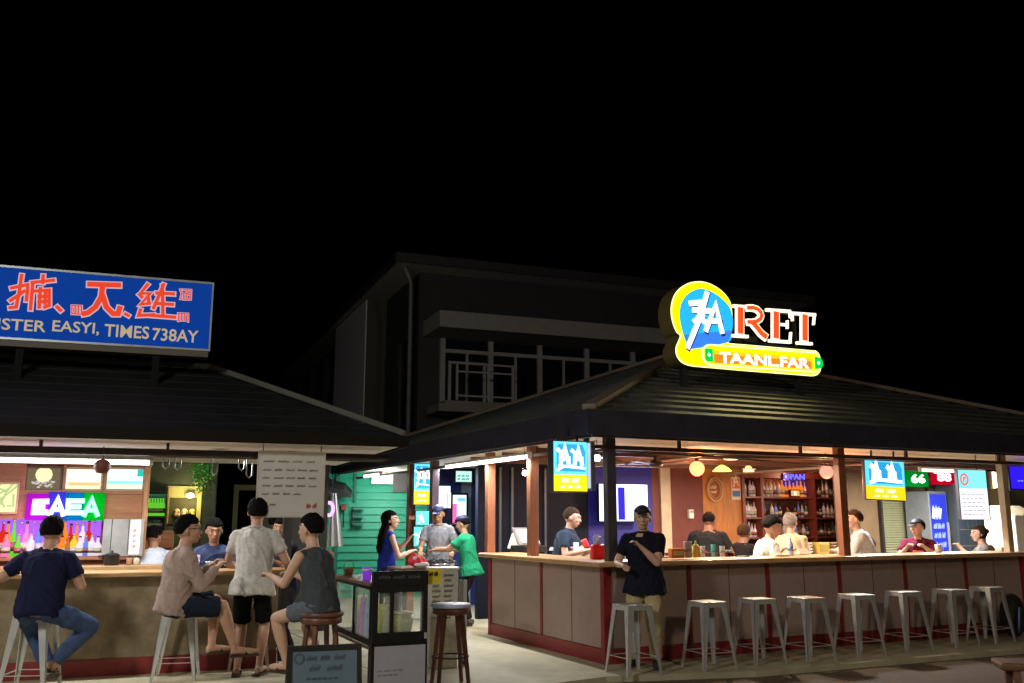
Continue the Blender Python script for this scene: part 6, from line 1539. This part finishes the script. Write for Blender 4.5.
# centre
person('long haired woman in blue and orange top standing before the green shed', gp(380, 640)+Vector((0, .45, 0)), Yd(-62), 2, 'black', 'long', (.02, .035, .30), 'none', (.03, .03, .05), 'long', .90, 3, hyaw=-20, hpitch=-4, s=.97, fig='f', hR=(.14, .30, 1.12), hL=(-.05, .34, 1.28), logo=(.7, .15, .04))
vv = RK.hitu(442, 540, .5)[0]
person('man in grey plaid shirt with a strap facing us over the trestle table', RK.w(RK.hit(439, 540, 4.9)[0], 4.9, 0), Yd(172), 1, 'black', 'short', (.24, .25, .29), 'short', (.03, .03, .03), 'long', .95, 6, hpitch=12, cap=(.03, .04, .12), hR=(.2, .40, 1.06), hL=(-.3, .36, 1.06), build=1.12, collar=True, s=1.04)
person('man in bright green T shirt and dark blue cap reaching left with both hands', gp(470, 626), Yd(76), 0, 'black', 'short', (.02, .30, .15), 'short', (.012, .012, .018), 'long', .87, 12, hpitch=16, cap=(.015, .02, .09), hR=(.16, .52, 1.12), hL=(-.1, .54, 1.10), build=1.08, eR=(.5, -.2, -1), eL=(-.5, -.2, -1), s=.95)
# right kiosk
v5 = RK.hitu(570, 540, .78)[0]
person('barman in navy T shirt leaning over the bar corner behind the red bag', RK.w(.62, v5, 0), Yd(-112), 2, 'brown', 'buzz', (.03, .045, .075), 'short', (.03, .03, .04), 'long', .94, 16, hyaw=12, hpitch=10, hR=(.20, .40, 1.15), hL=(-.12, .46, 1.18), build=1.1, s=1.0, collar=True, eR=(.5, 0, -1), eL=(-.5, 0, -1))
person('man in black polo shirt, khaki trousers and dark cap standing against the bar', gp(647, 667), Yd(180-20), 2, 'black', 'buzz', (.010, .011, .022), 'short', (.42, .34, .19), 'long', .92, 2, hyaw=14, hpitch=1, cap=(.01, .01, .02), hR=(.17, .27, 1.07), hL=(-.02, .25, 1.27), fR=(.13, .02, .09), fL=(-.12, .08, .09), eR=(.7, -.3, -1), eL=(-.6, -.1, -1), build=1.16, collar=True, s=.985)
def inside(px, v): return RK.w(RK.hit(px, 540, v)[0], v, 0)
person('bulky man in dark charcoal shirt bending away from us inside the bar', inside(706, 2.0), Yd(-25), 3, 'black', 'buzz', (.012, .014, .018), 'short', (.02, .02, .02), 'long', .93, 22, hpitch=14, build=1.38, hR=(.3, .45, 1.0), hL=(-.3, .45, 1.0), s=.97)
person('person in dark jacket seated low between the bulky man and the white shirted man', inside(737, 1.9), Yd(-40), 3, 'brown', 'short', (.012, .012, .015), 'short', (.02, .02, .02), 'long', .76, 24, hpitch=6, s=.97, build=1.1, hR=(.25, .45, .98), hL=(-.2, .45, .98))
person('man in white T shirt leaning on the bar looking right, short black hair', inside(757, .8), Yd(-85), 0, 'black', 'short', (.60, .57, .52), 'short', (.03, .03, .05), 'long', .78, 18, hyaw=-8, hpitch=14, build=1.1, hR=(.24, .34, 1.12), hL=(-.2, .38, 1.12), s=1.07, eR=(.6, 0, -1), eL=(-.6, 0, -1))
person('grey haired person in cream shirt turned away beside the white shirted man', inside(790, 1.3), Yd(-30), 2, 'grey', 'short', (.62, .52, .36), 'short', (.03, .03, .03), 'long', .86, 6, hpitch=0, s=.98)
person('man in white shirt with short dark hair in profile right of the orange brown post', inside(869, .75), Yd(75), 2, 'brown', 'buzz', (.58, .60, .62), 'long', (.05, .05, .07), 'long', .92, 16, hyaw=8, hpitch=2, hR=(.2, .42, 1.12), hL=(-.1, .44, 1.12), s=1.0, build=1.05, eR=(.6, -.6, -.4), eL=(-.6, -.4, -.5))
person('person in maroon T shirt with orange print and black cap inside the bar', inside(919, .9), Yd(180-30), 0, 'black', 'short', (.10, .012, .03), 'short', (.03, .03, .05), 'long', .80, 8, hyaw=-30, hpitch=4, cap=(.01, .01, .012), logo=(.8, .10, .03), hR=(.12, .38, 1.16), hL=(-.12, .38, 1.16), build=1.1, s=.97, eR=(.7, 0, -1), eL=(-.7, 0, -1))
person('woman with tied brown hair and grey top seated near the beige post looking left', inside(990, .9), Yd(70), 2, 'brown', 'bun', (.30, .29, .28), 'short', (.03, .03, .05), 'long', .72, 14, hyaw=10, s=.95, hR=(.2, .42, 1.12), hL=(-.1, .42, 1.12), fig='f', build=1.15)
person('reclining person in pale shirt far inside between the white shirted man and the maroon shirt', inside(892, 1.6), Yd(60), 1, 'brown', 'short', (.35, .4, .5), 'short', (.03, .03, .05), 'long', .62, 38, hyaw=-20, hpitch=-10, s=.97, hR=(.2, .5, .98), hL=(-.1, .5, .98))
# glass mug held by the maroon shirted person
t = thing('glass_mug', 'white glass mug in front of the maroon shirted person', 'mug', tr(938, .28, CT), 0)
MB().lathe([(.04, 0), (.045, .11), (.04, .11), (.036, .01), (0, .01)], 16).build('body', mat('milky_glass', (.6, .6, .55), .2), t); MB().tube([(.04, 0, .02), (.07, 0, .04), (.07, 0, .08), (.043, 0, .09)], .006).build('handle', mat('milky_glass', (.6, .6, .55)), t)
t = thing('open_menu', 'open white menu lying between the maroon shirted person and the seated woman', 'menu', tr(958, .25, CT), RK.yaw)
MB().box(-.22, .22, -.1, .1, 0, .006).build('page', WHITE, t); MB().box(-.18, .15, -.06, .06, .0061, .008).build('print', mat('cream_print', (.7, .6, .3)), t)

# ------------------------------------------------------------------ added inside lights that brighten the bar interiors
def fill_downlight(lbl, fr, u, v, z, pw, col):
    t = thing('fill_light', lbl, 'fill light', fr.w(u, v, z), fr.yaw)
    MB().lathe([(.10, -.02), (.11, 0), (0, .0)], 18).build('rim', WHITE, t); MB().lathe([(0, -.028), (.08, -.024), (.08, -.021), (0, -.021)], 18).build('lens', glow('lens_warm' if col[2] < .8 else 'lens_cool', col, 3), t)
    area('fill_lamp', (0, 0, -.04), pw, col, .16, .16, (0, 0, 0), t)
fill_downlight('added warm fill light above the bar counter middle', RK, 2.6, .9, 2.37, 75, (1, .80, .58))
fill_downlight('added warm fill light above the centre of the bar room', RK, 4.6, 2.9, 2.37, 110, (1, .74, .52))
fill_downlight('added cool fill light above the right part of the counter', RK, 5.6, 1.2, 2.37, 85, (.93, .95, 1))
fill_downlight('added warm fill light near the beige post', RK, 8.3, 2.3, 2.37, 80, (1, .8, .5))
fill_downlight('added cool fill light above the left wing of the bar', RK, .9, 1.4, 2.37, 30, (.8, .85, 1))
fill_downlight('added cool fill light above the passage by the rear posts', RK, .2, 5.2, 2.40, 55, (.9, .95, 1))
fill_downlight('added white fill light above the left counter middle', LK, .1, .35, 2.33, 16, (1, .97, .9))
point('room_warm_fill', RK.w(3.2, 2.2, 2.1), 45, (1, .5, .25), .15)  # added warm fill light without a fitting
# assumed street lamps added behind the camera for foreground light, poles on the road
def street(lbl, x, y, z, pw, col):
    t = thing('assumed_street_lamp', lbl, 'assumed street lamp', (x, y, -.06), math.atan2(10-y, 1-x))
    MB().tube([(0, 0, 0), (0, 0, z-.3), (.3, 0, z), (.9, 0, z+.1)], [.07, .05, .045, .04], 10).build('pole', DARKSTEEL, t)
    MB().box(.8, 1.4, -.12, .12, z+.06, z+.16).build('lamp_head', DARKSTEEL, t, bevel=.02); MB().box(.9, 1.35, -.09, .09, z+.045, z+.0595).build('lens', glow('assumed_street_lens', col, 6), t)
    area('assumed_street_light', (1.12, 0, z+.03), pw, col, .9, .9, (0, R(-48), 0), t)
street('assumed unseen tall street lamp standing to the left behind the viewpoint', -5.5, 1.0, 5.2, 300, (1, .97, .88))  # unseen lamp, assumed as source of the light from the front left
street('assumed unseen tall street lamp standing to the right behind the viewpoint', 6.5, -2.0, 6.0, 200, (1, .80, .55))  # unseen lamp, assumed and added to brighten the right stools and floor
# ------------------------------------------------------------------ night sky
w = bpy.data.worlds.new('World'); sc.world = w; w.use_nodes = True; nt = w.node_tree; bg = nt.nodes['Background']
sky = nt.nodes.new('ShaderNodeTexSky'); sky.sky_type = 'NISHITA'; sky.sun_disc = False; sky.sun_elevation = R(-8); sky.sun_rotation = R(200)
nt.links.new(sky.outputs[0], bg.inputs[0]); bg.inputs[1].default_value = .02
vs = sc.view_settings; vs.view_transform = 'Standard'; vs.look = 'None'; vs.exposure = .22; vs.gamma = 1
sc.cycles.use_denoising = True; sc.cycles.max_bounces = 6; sc.cycles.sample_clamp_indirect = 3
